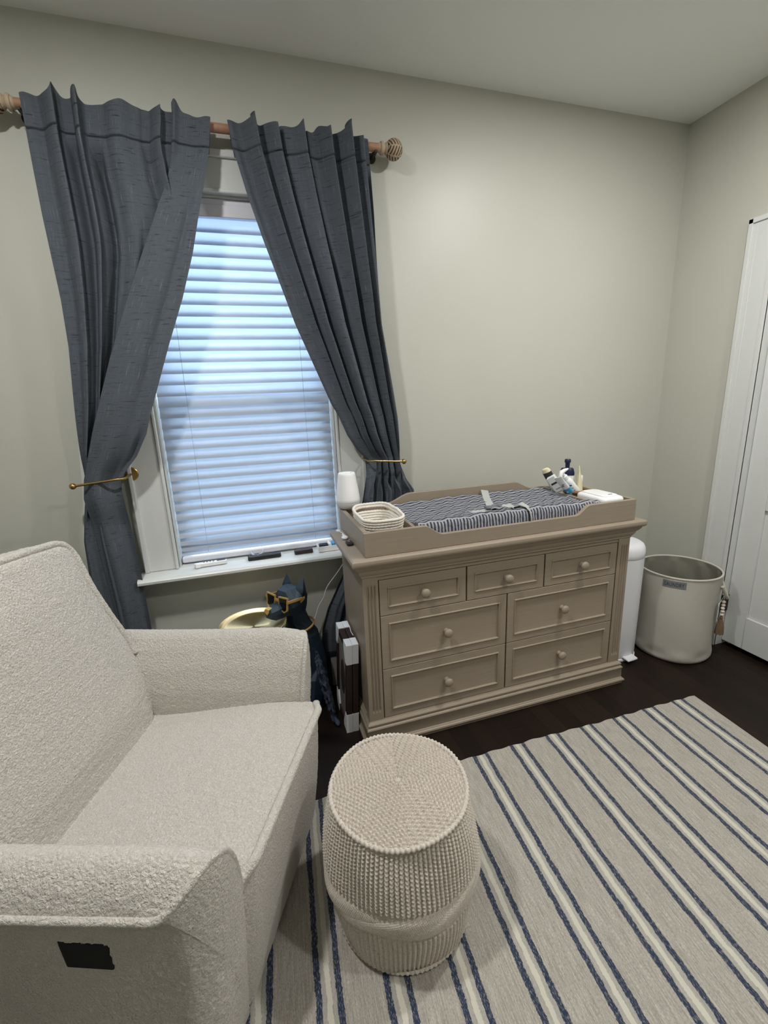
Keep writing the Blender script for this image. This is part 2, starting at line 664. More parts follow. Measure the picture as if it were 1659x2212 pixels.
M = dict(
    wall=mat_wall(), ceiling=mat_ceiling(), trim=mat_trim('white_trim_paint'), door=mat_trim('white_door_paint', (214, 216, 214), .38),
    floor=mat_floor(), linen=mat_linen(), lining=plain('white_lining', (206, 206, 204), .9),
    slat=mat_translucent('vinyl_slat', (190, 192, 196), (204, 212, 222), .52), rail=plain('vinyl_rail', (214, 214, 222), .4),
    pane=mat_pane(), screen=mat_screen(), sash=plain('sash_vinyl', (226, 228, 232), .4),
    wood_x=mat_driftwood('driftwood_across', 'x'), wood_z=mat_driftwood('driftwood_upright', 'z'), wood_y=mat_driftwood('driftwood_deep', 'y'),
    boucle=mat_boucle(), yarn=mat_yarn('oatmeal_yarn', (156, 147, 135), (232, 223, 212), .26),
    rug=mat_rug(), stripe_y=mat_stripes('muslin_stripes_lengthwise', 1, .0165), stripe_x=mat_stripes('muslin_stripes_upright', 0, .0145),
    webbing=plain('grey_webbing', (172, 174, 172), .8, bump=.4, bscale=500), buckle=plain('grey_buckle', (96, 100, 106), .45),
    brass=plain('brushed_brass', (176, 146, 92), .35, 1.0), brass_spun=mat_brass_spun(), gold=plain('gold_paint', (208, 170, 104), .38, .6),
    resin=plain('navy_resin', (38, 52, 66), .55, 0, .4, bump=.5, bscale=160, var=.18), lens=plain('dark_lens', (14, 15, 18), .12, 0, .6),
    rodwood=plain('washed_rod_wood', (164, 124, 100), .5, var=.12, bump=.2, bscale=120), finial=plain('whitewashed_wood', (176, 158, 132), .6, var=.15),
    groove=plain('carved_brown_groove', (84, 62, 46), .7),
    white=plain('white_plastic', (232, 233, 234), .35), pail=plain('white_pail_enamel', (226, 227, 232), .38), softwhite=plain('frosted_white_shade', (232, 232, 232), .55),
    ring=plain('pale_grey_plastic', (198, 198, 198), .5), cotton=mat_yarn('white_cotton_rope', (206, 198, 186), (232, 227, 218)),
    canvas=plain('white_canvas', (184, 180, 170), .85, bump=.3, bscale=500, var=.03), canvas_in=plain('grey_lining', (126, 124, 112), .85, bump=.3, bscale=400, var=.1),
    labelgrey=plain('grey_felt_label', (112, 116, 118), .8), ink=plain('dark_ink', (40, 42, 46), .7),
    black=plain('black_plastic', (20, 20, 23), .4), black_soft=plain('black_fabric', (12, 12, 13), .85), wicker=plain('brown_wicker', (128, 98, 66), .7, var=.3, bump=.5, bscale=90),
    navy=plain('navy_plastic', (22, 28, 62), .35), label=plain('label_white', (226, 228, 226), .5), cream=plain('cream_plastic', (226, 216, 184), .5),
    blue=plain('sky_blue_print', (70, 150, 196), .5), yellow=plain('yellow_plastic', (222, 196, 84), .45), teal=plain('teal_plastic', (40, 110, 130), .45),
    greyprint=plain('grey_print', (120, 124, 126), .6), darkprint=plain('charcoal_print', (46, 48, 52), .6), redprint=plain('maroon_print', (120, 50, 60), .6),
    espresso=plain('espresso_frame', (48, 32, 30), .45, var=.2), card=plain('white_card', (226, 227, 230), .7), matboard=plain('grey_mat', (120, 118, 112), .8), photo=plain('dark_photo', (66, 62, 58), .4, var=.3), blackframe=plain('black_frame', (24, 24, 26), .4),
    film=mat_plastic_film(), cord=plain('white_cord', (226, 226, 226), .5), bronze=plain('dark_bronze', (52, 46, 40), .5, .4),
    bead=plain('pale_wood_bead', (214, 200, 188), .6), tan=mat_yarn('tan_tassel_yarn', (92, 74, 54), (122, 100, 76)),
    dark=plain('painted_shade', (10, 9, 8), .9), lampglow=mat_emit('downlight_lens', (1, .96, .88, 1), 6.0),  # near-black colour standing in for shade behind drawers and door
)

# ================================================================== THE ROOM
XL, YN = -4.5, -3.9
WX0, WX1, WZ0, WZ1 = -2.835, -2.040, .713, 2.295        # window opening
T = .15
b = MB()
b.box(XL-.1, .1, YN-.1, T, -.06, 0)
struct('floor', b, M['floor'])
b = MB()
b.box(XL-.1, .1, YN-.1, T, H, H+.06)
struct('ceiling', b, M['ceiling'])
b = MB()
b.box(XL-.1, WX0, 0, T, 0, H)
b.box(WX1, .1, 0, T, 0, H)
b.box(WX0, WX1, 0, T, 0, WZ0)
b.box(WX0, WX1, 0, T, WZ1, H)
struct('wall_back', b, M['wall'])
DY0, DY1, DZ1 = -.548, -1.36, 2.085
b = MB()
b.box(0, .12, DY0+.003, 0, 0, H)
b.box(0, .12, YN-.1, DY1-.004, 0, H)
b.box(0, .12, DY1-.004, DY0+.004, DZ1+.004, H)
struct('wall_right', b, M['wall'])
b = MB()
b.box(XL-.1, XL, YN, 0, 0, H)
struct('wall_left', b, M['wall'])
b = MB()
b.box(XL, 0, YN-.1, YN, 0, H)
struct('wall_front', b, M['wall'])
# near-black sheets behind the closed door paint the hallway's shade
b = MB()
b.box(.124, .16, DY1-.1, DY0+.1, 0, H)
b.box(.06, .16, DY1-.05, DY0+.05, -.002, .001)
struct('hallway_shade', b, M['dark'])

# baseboards
b = MB()
b.box(XL, 0, -.014, 0, 0, .15)
b.box(XL, 0, -.018, 0, .128, .14)
struct('baseboard_back', b, M['trim'], bevel=.003)
b = MB()
b.box(-.014, 0, -.40, -.02, 0, .15)
b.box(-.014, 0, YN, -1.52, 0, .15)
struct('baseboard_right', b, M['trim'], bevel=.003)

# ---- door and its casing
dr = struct_root('door_1', (0, DY0, 0))
b = MB()
y0, y1 = DY1, DY0
st = .109
X0, X1 = .030, .070
pan = [(.214, .816), (.935, 1.955)]
b.box(X0, X1, y0, y0+st, .028, DZ1)
b.box(X0, X1, y1-st, y1, .028, DZ1)
zs = [.018, .214, .816, .935, 1.955, DZ1]
for za, zb in ((.028, .214), (.816, .935), (1.955, DZ1)):
    b.box(X0, X1, y0+st, y1-st, za, zb)
for za, zb in pan:
    b.box(X0+.011, X1-.008, y0+st, y1-st, za, zb)
part('door_slab', b, M['door'], dr, bevel=.0025)
for hz in (.262, 1.88):
    b = MB()
    b.lathe([(.0065, -.048), (.0065, .048)], (-.012, DY0-.004, hz), 14)
    b.box(-.008, .030, DY0-.006, DY0-.002, hz-.048, hz+.048)
    part('hinge', b, M['bronze'], dr)
b = MB()
b.lathe([(.026, .0), (.026, -.008), (.012, -.012), (.012, -.04), (.028, -.05), (.03, -.066), (.02, -.078)], (0, DY1+.07, .98), 28, axis='x')
part('door_knob', b, M['bronze'], dr)

b = MB()
cy0, cy1 = -.410, -.545
for s0, s1, dep in ((cy0, cy1, .019), (cy0, cy0-.02, .026), (cy1+.018, cy1, .024), (-.45, -.452, .0195)):
    b.box(-dep, 0, s1, s0, 0, 2.218)
mir = DY0+DY1
for s0, s1, dep in ((cy0, cy1, .019), (cy0, cy0-.02, .026), (cy1+.018, cy1, .024)):
    b.box(-dep, 0, mir-s0, mir-s1, 0, 2.218)
b.box(-.019, 0, mir-cy1, cy1, 2.10, 2.218)
b.box(-.026, 0, mir-cy0, cy0, 2.198, 2.22)
b.box(-.024, 0, mir-cy1, cy1, 2.096, 2.112)
# jamb stop
b.box(-.012, .09, cy1-.001, cy1+.012, 0, 2.10)
b.box(.072, .09, cy1-.02, cy1, 0, 2.10)
struct('trim_1', b, M['trim'], bevel=.003)

# ---- window
wr = struct_root('window_1', (WX0, 0, WZ0))
b = MB()
CW = .142
for xa, xb in ((WX0-CW, WX0+.003), (WX1-.003, WX1+CW)):
    b.box(xa, xb, -.020, 0, WZ0, WZ1+.003)
for xa in (WX0-CW, WX1+CW-.020):
    b.box(xa, xa+.020, -.031, 0, WZ0, WZ1+.15)
for xa in (WX0-.012, WX1-.003):
    b.box(xa, xa+.015, -.028, 0, WZ0, WZ1+.003)
b.box(WX0-CW, WX1+CW, -.020, 0, WZ1, WZ1+.15)
b.box(WX0-CW-.012, WX1+CW+.012, -.033, 0, WZ1+.122, WZ1+.15)
b.box(WX0-.012, WX1+.012, -.028, 0, WZ1-.003, WZ1+.014)
part('window_casing', b, M['trim'], wr, bevel=.005)
b = MB()
prof = [(.10, WZ0-.030), (.10, WZ0), (-.095, WZ0), (-.110, WZ0-.004), (-.117, WZ0-.013), (-.116, WZ0-.024), (-.106, WZ0-.031), (-.09, WZ0-.033), (-.03, WZ0-.033), (0, WZ0-.032)]
prof = [(-.0, WZ0), (-.095, WZ0), (-.110, WZ0-.004), (-.117, WZ0-.013), (-.116, WZ0-.024), (-.106, WZ0-.031), (-.09, WZ0-.033), (-.0, WZ0-.033)]
b.prism(prof, WX0-CW-.018, WX1+CW+.018, 'x')
b.box(WX0, WX1, -.005, .139, WZ0-.02, WZ0+.002)
# small cove under the stool
b.prism([(0, WZ0-.033), (-.075, WZ0-.033), (-.07, WZ0-.043), (-.05, WZ0-.052), (-.03, WZ0-.058), (0, WZ0-.06)], WX0-CW, WX1+CW, 'x')
part('window_stool', b, M['trim'], wr, bevel=0)
b = MB()
b.box(WX0-.002, WX0+.010, 0, .14, WZ0, WZ1)
b.box(WX1-.010, WX1+.002, 0, .14, WZ0, WZ1)
b.box(WX0, WX1, 0, .14, WZ1-.010, WZ1+.002)
part('window_jamb', b, M['trim'], wr)
for nm, za, zb, yy in (('upper_sash', 1.445, WZ1-.01, .112), ('lower_sash', WZ0, 1.495, .085)):
    b = MB()
    b.frame(WX0+.01, WX1-.01, za, zb, .046, yy, yy+.026)
    s_ = part(nm, b, M['sash'], wr, bevel=.003)
    b = MB()
    b.box(WX0+.05, WX1-.05, yy+.011, yy+.015, za+.04, zb-.04)
    part('pane', b, M['pane'], s_)
b = MB()
b.box(WX0+.01, WX1-.01, .141, .142, WZ0, 1.46)
part('insect_screen', b, M['screen'], wr)

# recessed downlights in the ceiling (behind and above the camera's view)
for i, (lx, ly, k) in enumerate(LAMPS):
    t_ = thing('ceiling_light', 'round white recessed downlight in the ceiling', 'ceiling light', (lx, ly, H), 0, 'recessed downlights')
    b = MB()
    b.lathe([(.066, 0), (.066, -.004), (.088, -.004), (.09, 0)], (lx, ly, H), 40, cap0=False, cap1=False)
    part('trim_ring', b, M['white'], t_)
    b = MB()
    b.lathe([(.067, -.002), (.01, -.002)], (lx, ly, H), 40)
    part('lens', b, M['lampglow'], t_)

# ================================================================== WINDOW BLIND
bl = thing('window_blind', 'white horizontal slat blind lowered over the window between the curtains', 'window blind', (-2.4375, .04, 2.265))
BX0, BX1 = WX0+.014, WX1-.014
b = MB()
b.box(BX0, BX1, .012, .066, 2.222, 2.2845)
b.box(BX0, BX1, .006, .012, 2.214, 2.262)
part('headrail', b, M['rail'], bl, bevel=.003)
BY = .046
def slat_mb(z, tilt, w=.0655, sag=0.0):
    m = MB()
    def fn(u, v):
        s = (v-.5)*w
        crown = .0035*(1-(2*v-1)**2)
        y = BY + s*math.cos(tilt)*1.0 + crown*math.sin(tilt)
        zz = z + s*math.sin(tilt) + crown*math.cos(tilt) + sag*math.sin(PI*u)
        return (BX0+(BX1-BX0)*u, y, zz)
    m.grid(fn, 3, 7)
    # thickness: a second skin just behind
    k = len(m.v)
    nrm = (0, math.sin(tilt)*.0016, -math.cos(tilt)*.0016)
    back = [(p[0], p[1]+nrm[1], p[2]+nrm[2]) for p in m.v]
    m.add(back, [tuple(reversed(f)) for f in m.f])
    return m
tilt = math.radians(75)
zz = 2.196
pitch_ = .0475
n_s = 0
while zz > .89:
    part('slat', slat_mb(zz, tilt), M['slat'], bl)
    zz -= pitch_
    n_s += 1
dz = pitch_
while zz > .762:
    part('slat', slat_mb(zz, math.radians(66 if dz > .02 else 40), .05), M['slat'], bl)
    dz = max(.0085, dz*.78)
    zz -= dz
b = MB()
b.box(BX0, BX1, BY-.026, BY+.026, .722, .750)
part('bottom_rail', b, M['rail'], bl, bevel=.007)
for cx in (-2.698, -2.178):
    b = MB()
    b.tube([(cx, BY-.030, 2.225), (cx, BY-.030, 1.5), (cx, BY-.0295, .768)], .0008, 6)
    for k in range(n_s):
        zk = 2.196-k*pitch_-.024
        b.box(cx-.0016, cx+.0016, BY-.031, BY-.028, zk-.002, zk+.002)
    part('ladder_cord', b, plain('grey_ladder_string', (150, 158, 172), .6), bl)
b = MB()
b.tube([(-2.475+.030*math.cos(a), BY-.031-.012*math.sin(a)*1.0, .742-.020*math.sin(a)) for a in np.linspace(0, PI, 15)], .0045, 8)
part('pull_handle', b, mat_translucent('clear_handle', (215, 220, 228), (200, 210, 225), .3, .2), bl)

# ================================================================== CURTAIN ROD
RZ, RY = 2.497, -.068
rod = thing('curtain_rod', 'washed wood curtain rod with carved ball finials above the window', 'curtain rod', (-2.44, RY, RZ))
b = MB()
b.lathe([(.0165, -3.115), (.0165, -1.775)], (0, RY, RZ), 28, axis='x')
part('pole', b, M['rodwood'], rod)
for sx, xe in ((1, -1.782), (-1, -3.108)):
    b = MB()
    pr = [(.0165, -.004), (.019, 0), (.019, .004), (.024, .006), (.026, .012), (.024, .018), (.018, .021), (.017, .025), (.022, .029), (.024, .033), (.020, .036)]
    if sx > 0:
        b.lathe([(r, xe+h) for r, h in pr], (0, RY, RZ), 30, axis='x')
    else:
        b.lathe([(r, xe-h) for r, h in reversed(pr)], (0, RY, RZ), 30, axis='x')
    f_ = part('finial', b, M['finial'], rod)
    # ball carved with slanting grooves either side of a rib
    cxb = xe+sx*.066
    R_ = .0405
    b = MB()
    NU, NV = 140, 90
    mi = []
    def ball(u, v):
        th = 2*PI*u
        ph = PI*v
        lon = (th/(PI/3)) % 1.0
        g = math.sin(2*PI*(th*7/(2*PI)*1.0 + (ph/PI)*9*(1 if int(th/(PI/3)) % 2 else -1)))
        edge = min(lon, 1-lon)
        polar = math.sin(ph)
        r = R_
        if edge > .08 and polar > .25 and g > .25:
            r -= .0022
        d = (-math.cos(ph), math.sin(ph)*math.cos(th), math.sin(ph)*math.sin(th))
        return (cxb+d[0]*r*.95, RY+d[1]*r, RZ+d[2]*r)
    b.grid(ball, NU, NV, cu=True)
    ball_o = part('carved_ball', b, [M['finial'], M['groove']], f_, sharp=0)
    mm = []
    for p in ball_o.data.polygons:
        cc = Vector((0, 0, 0))
        for vi in p.vertices:
            cc += ball_o.data.vertices[vi].co
        cc /= len(p.vertices)
        w = cc+abspos(f_)-Vector((cxb, RY, RZ))
        mm.append(1 if w.length < R_-.0013 and abs(w.x) < .036 else 0)
    ball_o.data.polygons.foreach_set('material_index', mm)
for xb in (-3.092, -1.80):
    b = MB()
    b.lathe([(.020, -.0), (.020, -.006), (.007, -.008), (.007, RY+.018)], (xb, 0, RZ-.012), 20, axis='y')
    b.box(xb-.005, xb+.005, RY-.017, RY+.02, RZ-.024, RZ-.0165)
    part('bracket', b, M['bronze'], rod)

# ================================================================== CURTAINS
Lt = [(2.56, -3.074), (2.42, -3.075), (2.294, -3.077), (2.142, -3.078), (1.858, -3.073), (1.693, -3.079), (1.424, -3.106), (1.264, -3.121), (1.183, -3.128), (1.08, -3.142), (.913, -3.172), (.5, -3.19), (.02, -3.20)]
Rt = [(2.56, -2.455), (2.513, -2.46), (2.395, -2.48), (2.251, -2.518), (2.026, -2.584), (1.867, -2.642), (1.69, -2.718), (1.552, -2.774), (1.418, -2.828), (1.35, -2.852), (1.26, -2.905), (1.205, -2.955), (1.16, -2.985), (1.096, -2.984), (.963, -2.981), (.861, -2.975), (.73, -2.974), (.442, -2.974), (.02, -2.965)]
Ft = [(2.56, -2.59), (2.473, -2.597), (2.335, -2.624), (2.24, -2.659), (1.863, -2.841), (1.657, -2.932), (1.373, -3.045), (1.176, -3.117), (1.10, -3.13), (.95, -3.12), (.6, -3.10), (.02, -3.10)]
RLt = [(2.56, -2.404), (2.516, -2.402), (2.41, -2.389), (2.261, -2.354), (2.104, -2.309), (1.941, -2.257), (1.782, -2.207), (1.435, -2.07), (1.379, -2.038), (1.289, -2.002), (1.21, -1.95), (1.163, -1.905), (1.10, -1.912), (.961, -1.942), (.583, -2.07), (.419, -2.158), (.305, -2.195), (.166, -2.21), (.02, -2.215)]
RRt = [(2.56, -1.838), (2.525, -1.84), (2.232, -1.824), (1.785, -1.805), (1.364, -1.745), (1.201, -1.732), (1.134, -1.733), (1.052, -1.709), (.997, -1.675), (.8, -1.66), (.4, -1.68), (.02, -1.70)]
SEAM, ZT = 2.409, 2.508
HB = 1.158     # height of the hold-backs


def zrows():
    z = list(np.linspace(1.0, .0, 14))      # header part 0..1 above the rod pocket (scaled later)
    return z


def curtain_sheet(xfun, yfun, ztop, nu, zbot):
    """rows run from the ruffled top edge to the hem"""
    rows = []
    for t_ in np.linspace(0, 1, 12)[:-1]:
        rows.append(('top', t_))
    zs_ = list(np.linspace(2.48, 2.425, 8)) + list(np.linspace(2.42, 2.398, 16)) + list(np.linspace(2.39, zbot, 190))
    vs_, uvs = [], []
    W_ = .72
    for kind, t_ in rows:
        for i in range(nu):
            u = i/(nu-1)
            zt = ztop(u)
            z = zt+(2.487-zt)*t_
            vs_.append((xfun(u, z), yfun(u, z), z))
            uvs.append((u*W_, z))
    for z in zs_:
        for i in range(nu):
            u = i/(nu-1)
            vs_.append((xfun(u, z), yfun(u, z), z))
            uvs.append((u*W_, z))
    nv = len(rows)+len(zs_)
    fs = [(j*nu+i, j*nu+i+1, (j+1)*nu+i+1, (j+1)*nu+i) for j in range(nv-1) for i in range(nu-1)]
    return MB().add(vs_, fs), uvs


def pleat(u, c_, w):
    """a fold that rises gently and drops sharply on its right flank"""
    d = u-c_
    return math.exp(-(d/(w*1.35))**2) if d < 0 else math.exp(-(d/(w*.62))**2)


def gs(x, w):
    return math.exp(-(x/w)**2)


# ---- left curtain: a back layer and the inner edge folded across in front of it
UA, UB = .66, .72
def ridge_l(u, z):
    low = sstep(1.13, .95, z)
    k = (.50+.50*sstep(1.4, 2.3, z))*(1-low)
    return k*(.050*pleat(u, .115, .028) + .048*pleat(u, .215, .034) + .014*gs(u-.40, .05) + .036*pleat(u, .585, .024))


def xl(u, z):
    return xl0(u, z)+.50*ridge_l(u, z)*sstep(.0, .05, u)*(1-sstep(.64, .67, u))


def xl0(u, z):
    L, R = interp(Lt, z), interp(Rt, z)
    F = min(interp(Ft, z), R-.01)
    ov = sstep(2.42, 2.0, z)*.16 * (1-.6*sstep(1.5, 1.17, z))
    M_ = min(F+ov, R-.02)
    M_ = max(M_, F)
    if u < UA:
        return L+(M_-L)*(u/UA)
    if u < UB:
        return M_+(F-M_)*sstep(0, 1, (u-UA)/(UB-UA))
    return F+(R-F)*((u-UB)/(1-UB))

def yl(u, z):
    y = -.108+.014*gs(z-HB, .2)
    hb = gs(z-HB, .10)
    up = sstep(1.25, 1.5, z)
    low = sstep(1.13, .95, z)
    # pinched pleats of the heading running down
    k = .55+.45*sstep(1.4, 2.3, z)
    y -= ridge_l(u, z)
    y += k*(.062*gs(u-.176, .017) + .060*gs(u-.292, .022) + .020*gs(u-.535, .022) + .016*gs(u-.065, .02))*(1-low)
    y += .040*gs(u-.43, .014)*sstep(2.15, 1.85, z)*up
    y += .010*gs(u-.34, .02)*up + .008*gs(u-.50, .02)*up*sstep(2.3, 1.8, z)
    y += .006*math.sin(u*34+z*1.3)*(1-.5*up)
    lay = sstep(UA, UB, u)*sstep(2.43, 2.15, z)
    y -= lay*.040*(1-low*.8)
    if u > UB:
        w = (u-UB)/(1-UB)
        y -= (.018*math.sin(PI*min(1, w*1.05))**1.0*sstep(2.3, 1.9, z))*(1-low)
        y += .010*gs(w-.72, .08)*sstep(2.35, 2.1, z)*(1-.9*sstep(1.6, 1.3, z))
        y -= .020*gs(w-.05, .10)*sstep(2.30, 2.42, z)
        y += .020*gs(w-.90, .07)*gs(z-1.29, .07)
    # gathered at the hold-back, then fanning out below
    y += hb*(.018+.012*math.cos(u*2*PI*3.2))
    y += low*(.016*math.cos(u*2*PI*3.0+.6)+.012*gs(u-.62, .05)-.012*gs(u-.30, .16))*min(1, 1.0)
    return min(y, -.036 - .062*sstep(2.28, 2.40, z)) + .009*gs(z-SEAM, .0035)

pk_l = [(.012, .004, .02), (.135, .040, .022), (.215, .020, .03), (.43, .020, .05), (.60, .010, .02), (.745, .040, .035), (.70, .02, .012)]
def zl(u):
    return ZT+.003*math.sin(u*40)+sum(h*gs(u-c_, w) for c_, h, w in pk_l)

cl = thing('curtain', 'dark grey linen curtain panel on the left of the window, tied back beside the armchair', 'curtain', (-2.78, -.09, 2.497), 0, 'grey linen curtains')
mb, uv = curtain_sheet(xl, yl, zl, 330, .022)
cloth_l = part('panel', mb, M['linen'], cl, uv=uv, sharp=0)
mb = MB()
def back_l(u, v):
    z = 2.52-v*.105
    return (interp(Lt, z)+.004+(interp(Rt, z)-interp(Lt, z)-.008)*u, RY+.026+.004*math.sin(u*25), z)
mb.grid(back_l, 60, 6)
part('rod_pocket', mb, M['linen'], cl, uv=[(p[0], p[2]) for p in mb.v], sharp=0)
mb = MB()
def lin_l(u, v):
    z = 1.95-v*1.92
    w = .020*sstep(1.9, 1.3, z)
    return (interp(Lt, z)-w+.06*u, -.034-.012*u, z)
mb.grid(lin_l, 6, 60)
o = part('lining', mb, M['lining'], cl, sharp=0)
o['label'] = 'white lining'

# ---- right curtain
rid = [(.135, .030, .024), (.30, .022, .024), (.47, .028, .030), (.66, .026, .024), (.80, .032, .024), (.93, .012, .03)]
def ridge_r(u, z):
    low = sstep(1.12, .98, z)
    k = (1.7-.65*sstep(1.9, 1.3, z))*(1-low)
    return k*sum(h*pleat(u, c_, w*(1+.8*sstep(2.4, 1.7, z))) for c_, h, w in rid)

def xr(u, z):
    L, R = interp(RLt, z), interp(RRt, z)
    return L+(R-L)*u+.55*ridge_r(u, z)*sstep(0, .06, u)*sstep(1, .95, u)

def yr(u, z):
    y = -.104+.012*gs(z-HB, .2)
    low = sstep(1.12, .98, z)
    hb = gs(z-HB, .09)
    k = (1.75-.65*sstep(1.9, 1.3, z))*(1-low)
    y -= ridge_r(u, z)
    for c_, h, w in rid:
        ww = w*(1+.9*sstep(2.4, 1.7, z))
        y += k*h*1.0*gs(u-c_-1.45*ww, ww*.55)
    y += .006*math.sin(u*47+z*2.0)
    y -= .012*gs(u-.22, .03)*sstep(2.3, 1.9, z)*(1-low)
    y += .014*gs(u-.56, .02)*sstep(2.2, 1.8, z)*(1-low)
    y += .014*gs(u-.74, .02)*sstep(2.2, 1.7, z)*(1-low)
    y += hb*.020
    y += low*(.018*math.sin(u*2*PI*5.2+.5)+.007*math.sin(u*2*PI*11))*(1-.3*sstep(.6, .1, z))
    y -= .022*sstep(1.12, 1.0, z)*gs(u-1, .18)
    return min(y, -.036 - .062*sstep(2.28, 2.40, z)) + .009*gs(z-SEAM-.006, .0035)

pk_r = [(.165, .034, .028), (.47, .020, .022), (.62, .014, .02), (.68, .020, .018), (.815, .042, .03), (.35, .006, .02)]
def zr(u):
    return ZT+.003*math.sin(u*53)+sum(h*gs(u-c_, w) for c_, h, w in pk_r)

cr = thing('curtain', 'dark grey linen curtain panel on the right of the window, falling behind the dresser', 'curtain', (-2.0, -.09, 2.497), 0, 'grey linen curtains')
mb, uv = curtain_sheet(xr, yr, zr, 330, .022)
part('panel', mb, M['linen'], cr, uv=uv, sharp=0)
mb = MB()
def back_r(u, v):
    z = 2.52-v*.105
    return (interp(RLt, z)+.004+(interp(RRt, z)-interp(RLt, z)-.008)*u, RY+.026+.004*math.sin(u*25), z)
mb.grid(back_r, 60, 6)
part('rod_pocket', mb, M['linen'], cr, uv=[(p[0], p[2]) for p in mb.v], sharp=0)

# ---- brass hold-backs
for nm, x0_, x1_, za, zb in (('brass curtain holdback with a ball end on the left curtain', -2.962, -3.150, 1.176, 1.160), ('brass curtain holdback with a ball end on the right curtain above the dresser', -1.913, -1.738, 1.166, 1.150)):
    hbk = thing('curtain_holdback', nm, 'curtain holdback', (x0_, 0, za), 0, 'brass curtain holdbacks')
    b = MB()
    b.lathe([(.030, -.021), (.030, -.026), (.027, -.0285), (.004, -.029)] if x0_ < -2.5 else [(.030, -.0), (.030, -.006), (.027, -.0085), (.004, -.009)], (x0_, 0, za), 32, axis='y')
    if x0_ < -2.5:
        b.lathe([(.012, 0), (.012, -.023)], (x0_, 0, za), 16, axis='y')
    part('wall_plate', b, M['brass'], hbk)
    sgn = 1 if x1_ > x0_ else -1
    pts = [(x0_, -.02, za), (x0_, -.10, za-.001)]
    for a in np.linspace(0, PI/2, 7):
        pts.append((x0_+sgn*.028*(1-math.cos(a)), -.118-.028*math.sin(a), za-.002))
    pts += [(x0_+(x1_-x0_)*t_, -.146, za+(zb-za)*t_) for t_ in (.3, .5, .75, 1.0)]
    b = MB()
    b.tube(pts, .0048, 12)
    part('bar', b, M['brass'], hbk)
    b = MB()
    b.sphere((x1_, -.146, zb), .0125)
    part('ball_end', b, M['brass'], hbk)

# ================================================================== DRESSER
DX0, DX1, DYF, DYB = -2.095, -.790, -.622, -.222
DZ = .864
ds = thing('dresser', 'taupe driftwood dresser with seven drawers standing under the changing tray', 'dresser', ((DX0+DX1)/2, -.43, 0))


def offset_loft(prof):
    rs = []
    for o_, z in prof:
        rs.append([(DX0-o_, DYB, z), (DX0-o_, DYF-o_, z), (DX1+o_, DYF-o_, z), (DX1+o_, DYB, z)])
    m = MB()
    m.rings(rs, True, True, True)
    return m


b = offset_loft([(.0, .772), (.004, .776), (.004, .782), (.010, .790), (.014, .798), (.016, .806), (.022, .812), (.028, .820), (.032, .828), (.032, .831), (.038, .833), (.042, .836), (.045, .842), (.0455, .849), (.044, .857), (.040, .862), (.036, .864)])
part('top', b, M['wood_x'], ds, sharp=28)
b = MB()
b.box(DX0+.004, DX1-.004, DYF+.024, DYB, .05, .80)
part('carcass', b, M['wood_z'], ds)
b = MB()
b.box(DX0+.06, DX1-.06, DYF+.004, DYF+.03, .757, .80)
part('top_rail', b, M['wood_x'], ds)
b = offset_loft([(.018, .0), (.018, .012), (.024, .014), (.026, .019), (.024, .025), (.018, .028), (.018, .030), (.014, .034), (.0135, .078), (.0155, .082), (.0165, .087), (.014, .092), (.0085, .095), (.0085, .099), (.011, .103), (.011, .108), (.007, .113), (.003, .116), (.001, .119), (0, .122), (-.03, .123)])
part('plinth', b, M['wood_x'], ds, sharp=28)
# fluted pilasters
for xa in (DX0, DX1-.064):
    m = MB()
    xw = .064
    def pil(u, v):
        x = u*xw
        z = .121+v*(.785-.121)
        dep = 0.0
        for cx_ in (.0205, .034, .0475):
            r_ = .0048
            a = abs(x-cx_)
            if a < r_:
                run = min(z-.165, .735-z)
                k = sstep(-.006, .004, run)
                dep = max(dep, .0052*math.sqrt(max(0, 1-(a/r_)**2))*k)
        return (xa+x, DYF+dep, z)
    m.grid(pil, 84, 120)
    m.box(xa, xa+xw, DYF+.0065, DYF+.05, .121, .785)
    m.add([(xa, DYF, .121), (xa, DYF, .785), (xa, DYF+.0065, .785), (xa, DYF+.0065, .121)], [(0, 1, 2, 3)])
    m.add([(xa+xw, DYF, .121), (xa+xw, DYF, .785), (xa+xw, DYF+.0065, .785), (xa+xw, DYF+.0065, .121)], [(3, 2, 1, 0)])
    part('fluted_pilaster', m, M['wood_z'], ds, sharp=50)


def knob(dw, x, z, y):
    m = MB()
    m.lathe([(.012, 0), (.0125, -.003), (.0085, -.006), (.0078, -.012), (.012, -.0165), (.0175, -.020), (.0198, -.025), (.0195, -.030), (.016, -.0345), (.009, -.037), (.002, -.0378)], (x, y, z), 30, axis='y')
    part('knob', m, M['wood_x'], dw)


rows = [(.600, .754, [(-2.028, -1.6435), (-1.640, -1.2575), (-1.254, -.857)]), (.356, .597, [(-2.028, -1.4445), (-1.441, -.857)]), (.124, .353, [(-2.028, -1.4445), (-1.441, -.857)])]
for za, zb, xs in rows:
    for xa, xb in xs:
        xa += .0015
        xb -= .0015
        m = MB()
        yf = DYF+.002
        ins = .033
        # flat rim, a raised bead, then the sunk panel
        steps = [(0, yf+.020), (0, yf+.001), (.001, yf), (ins, yf), (ins+.0015, yf-.0035), (ins+.004, yf-.0045), (ins+.0065, yf-.0025), (ins+.008, yf+.004), (ins+.010, yf+.0045)]
        rs = [[(xa+s, y, za+s), (xb-s, y, za+s), (xb-s, y, zb-s), (xa+s, y, zb-s)] for s, y in steps]
        m.rings(rs, True, True, True)
        dw = part('drawer', m, M['wood_x'], ds, sharp=22)
        knob(dw, (xa+xb)/2-.0, (za+zb)/2-.012*0, yf+.0045)
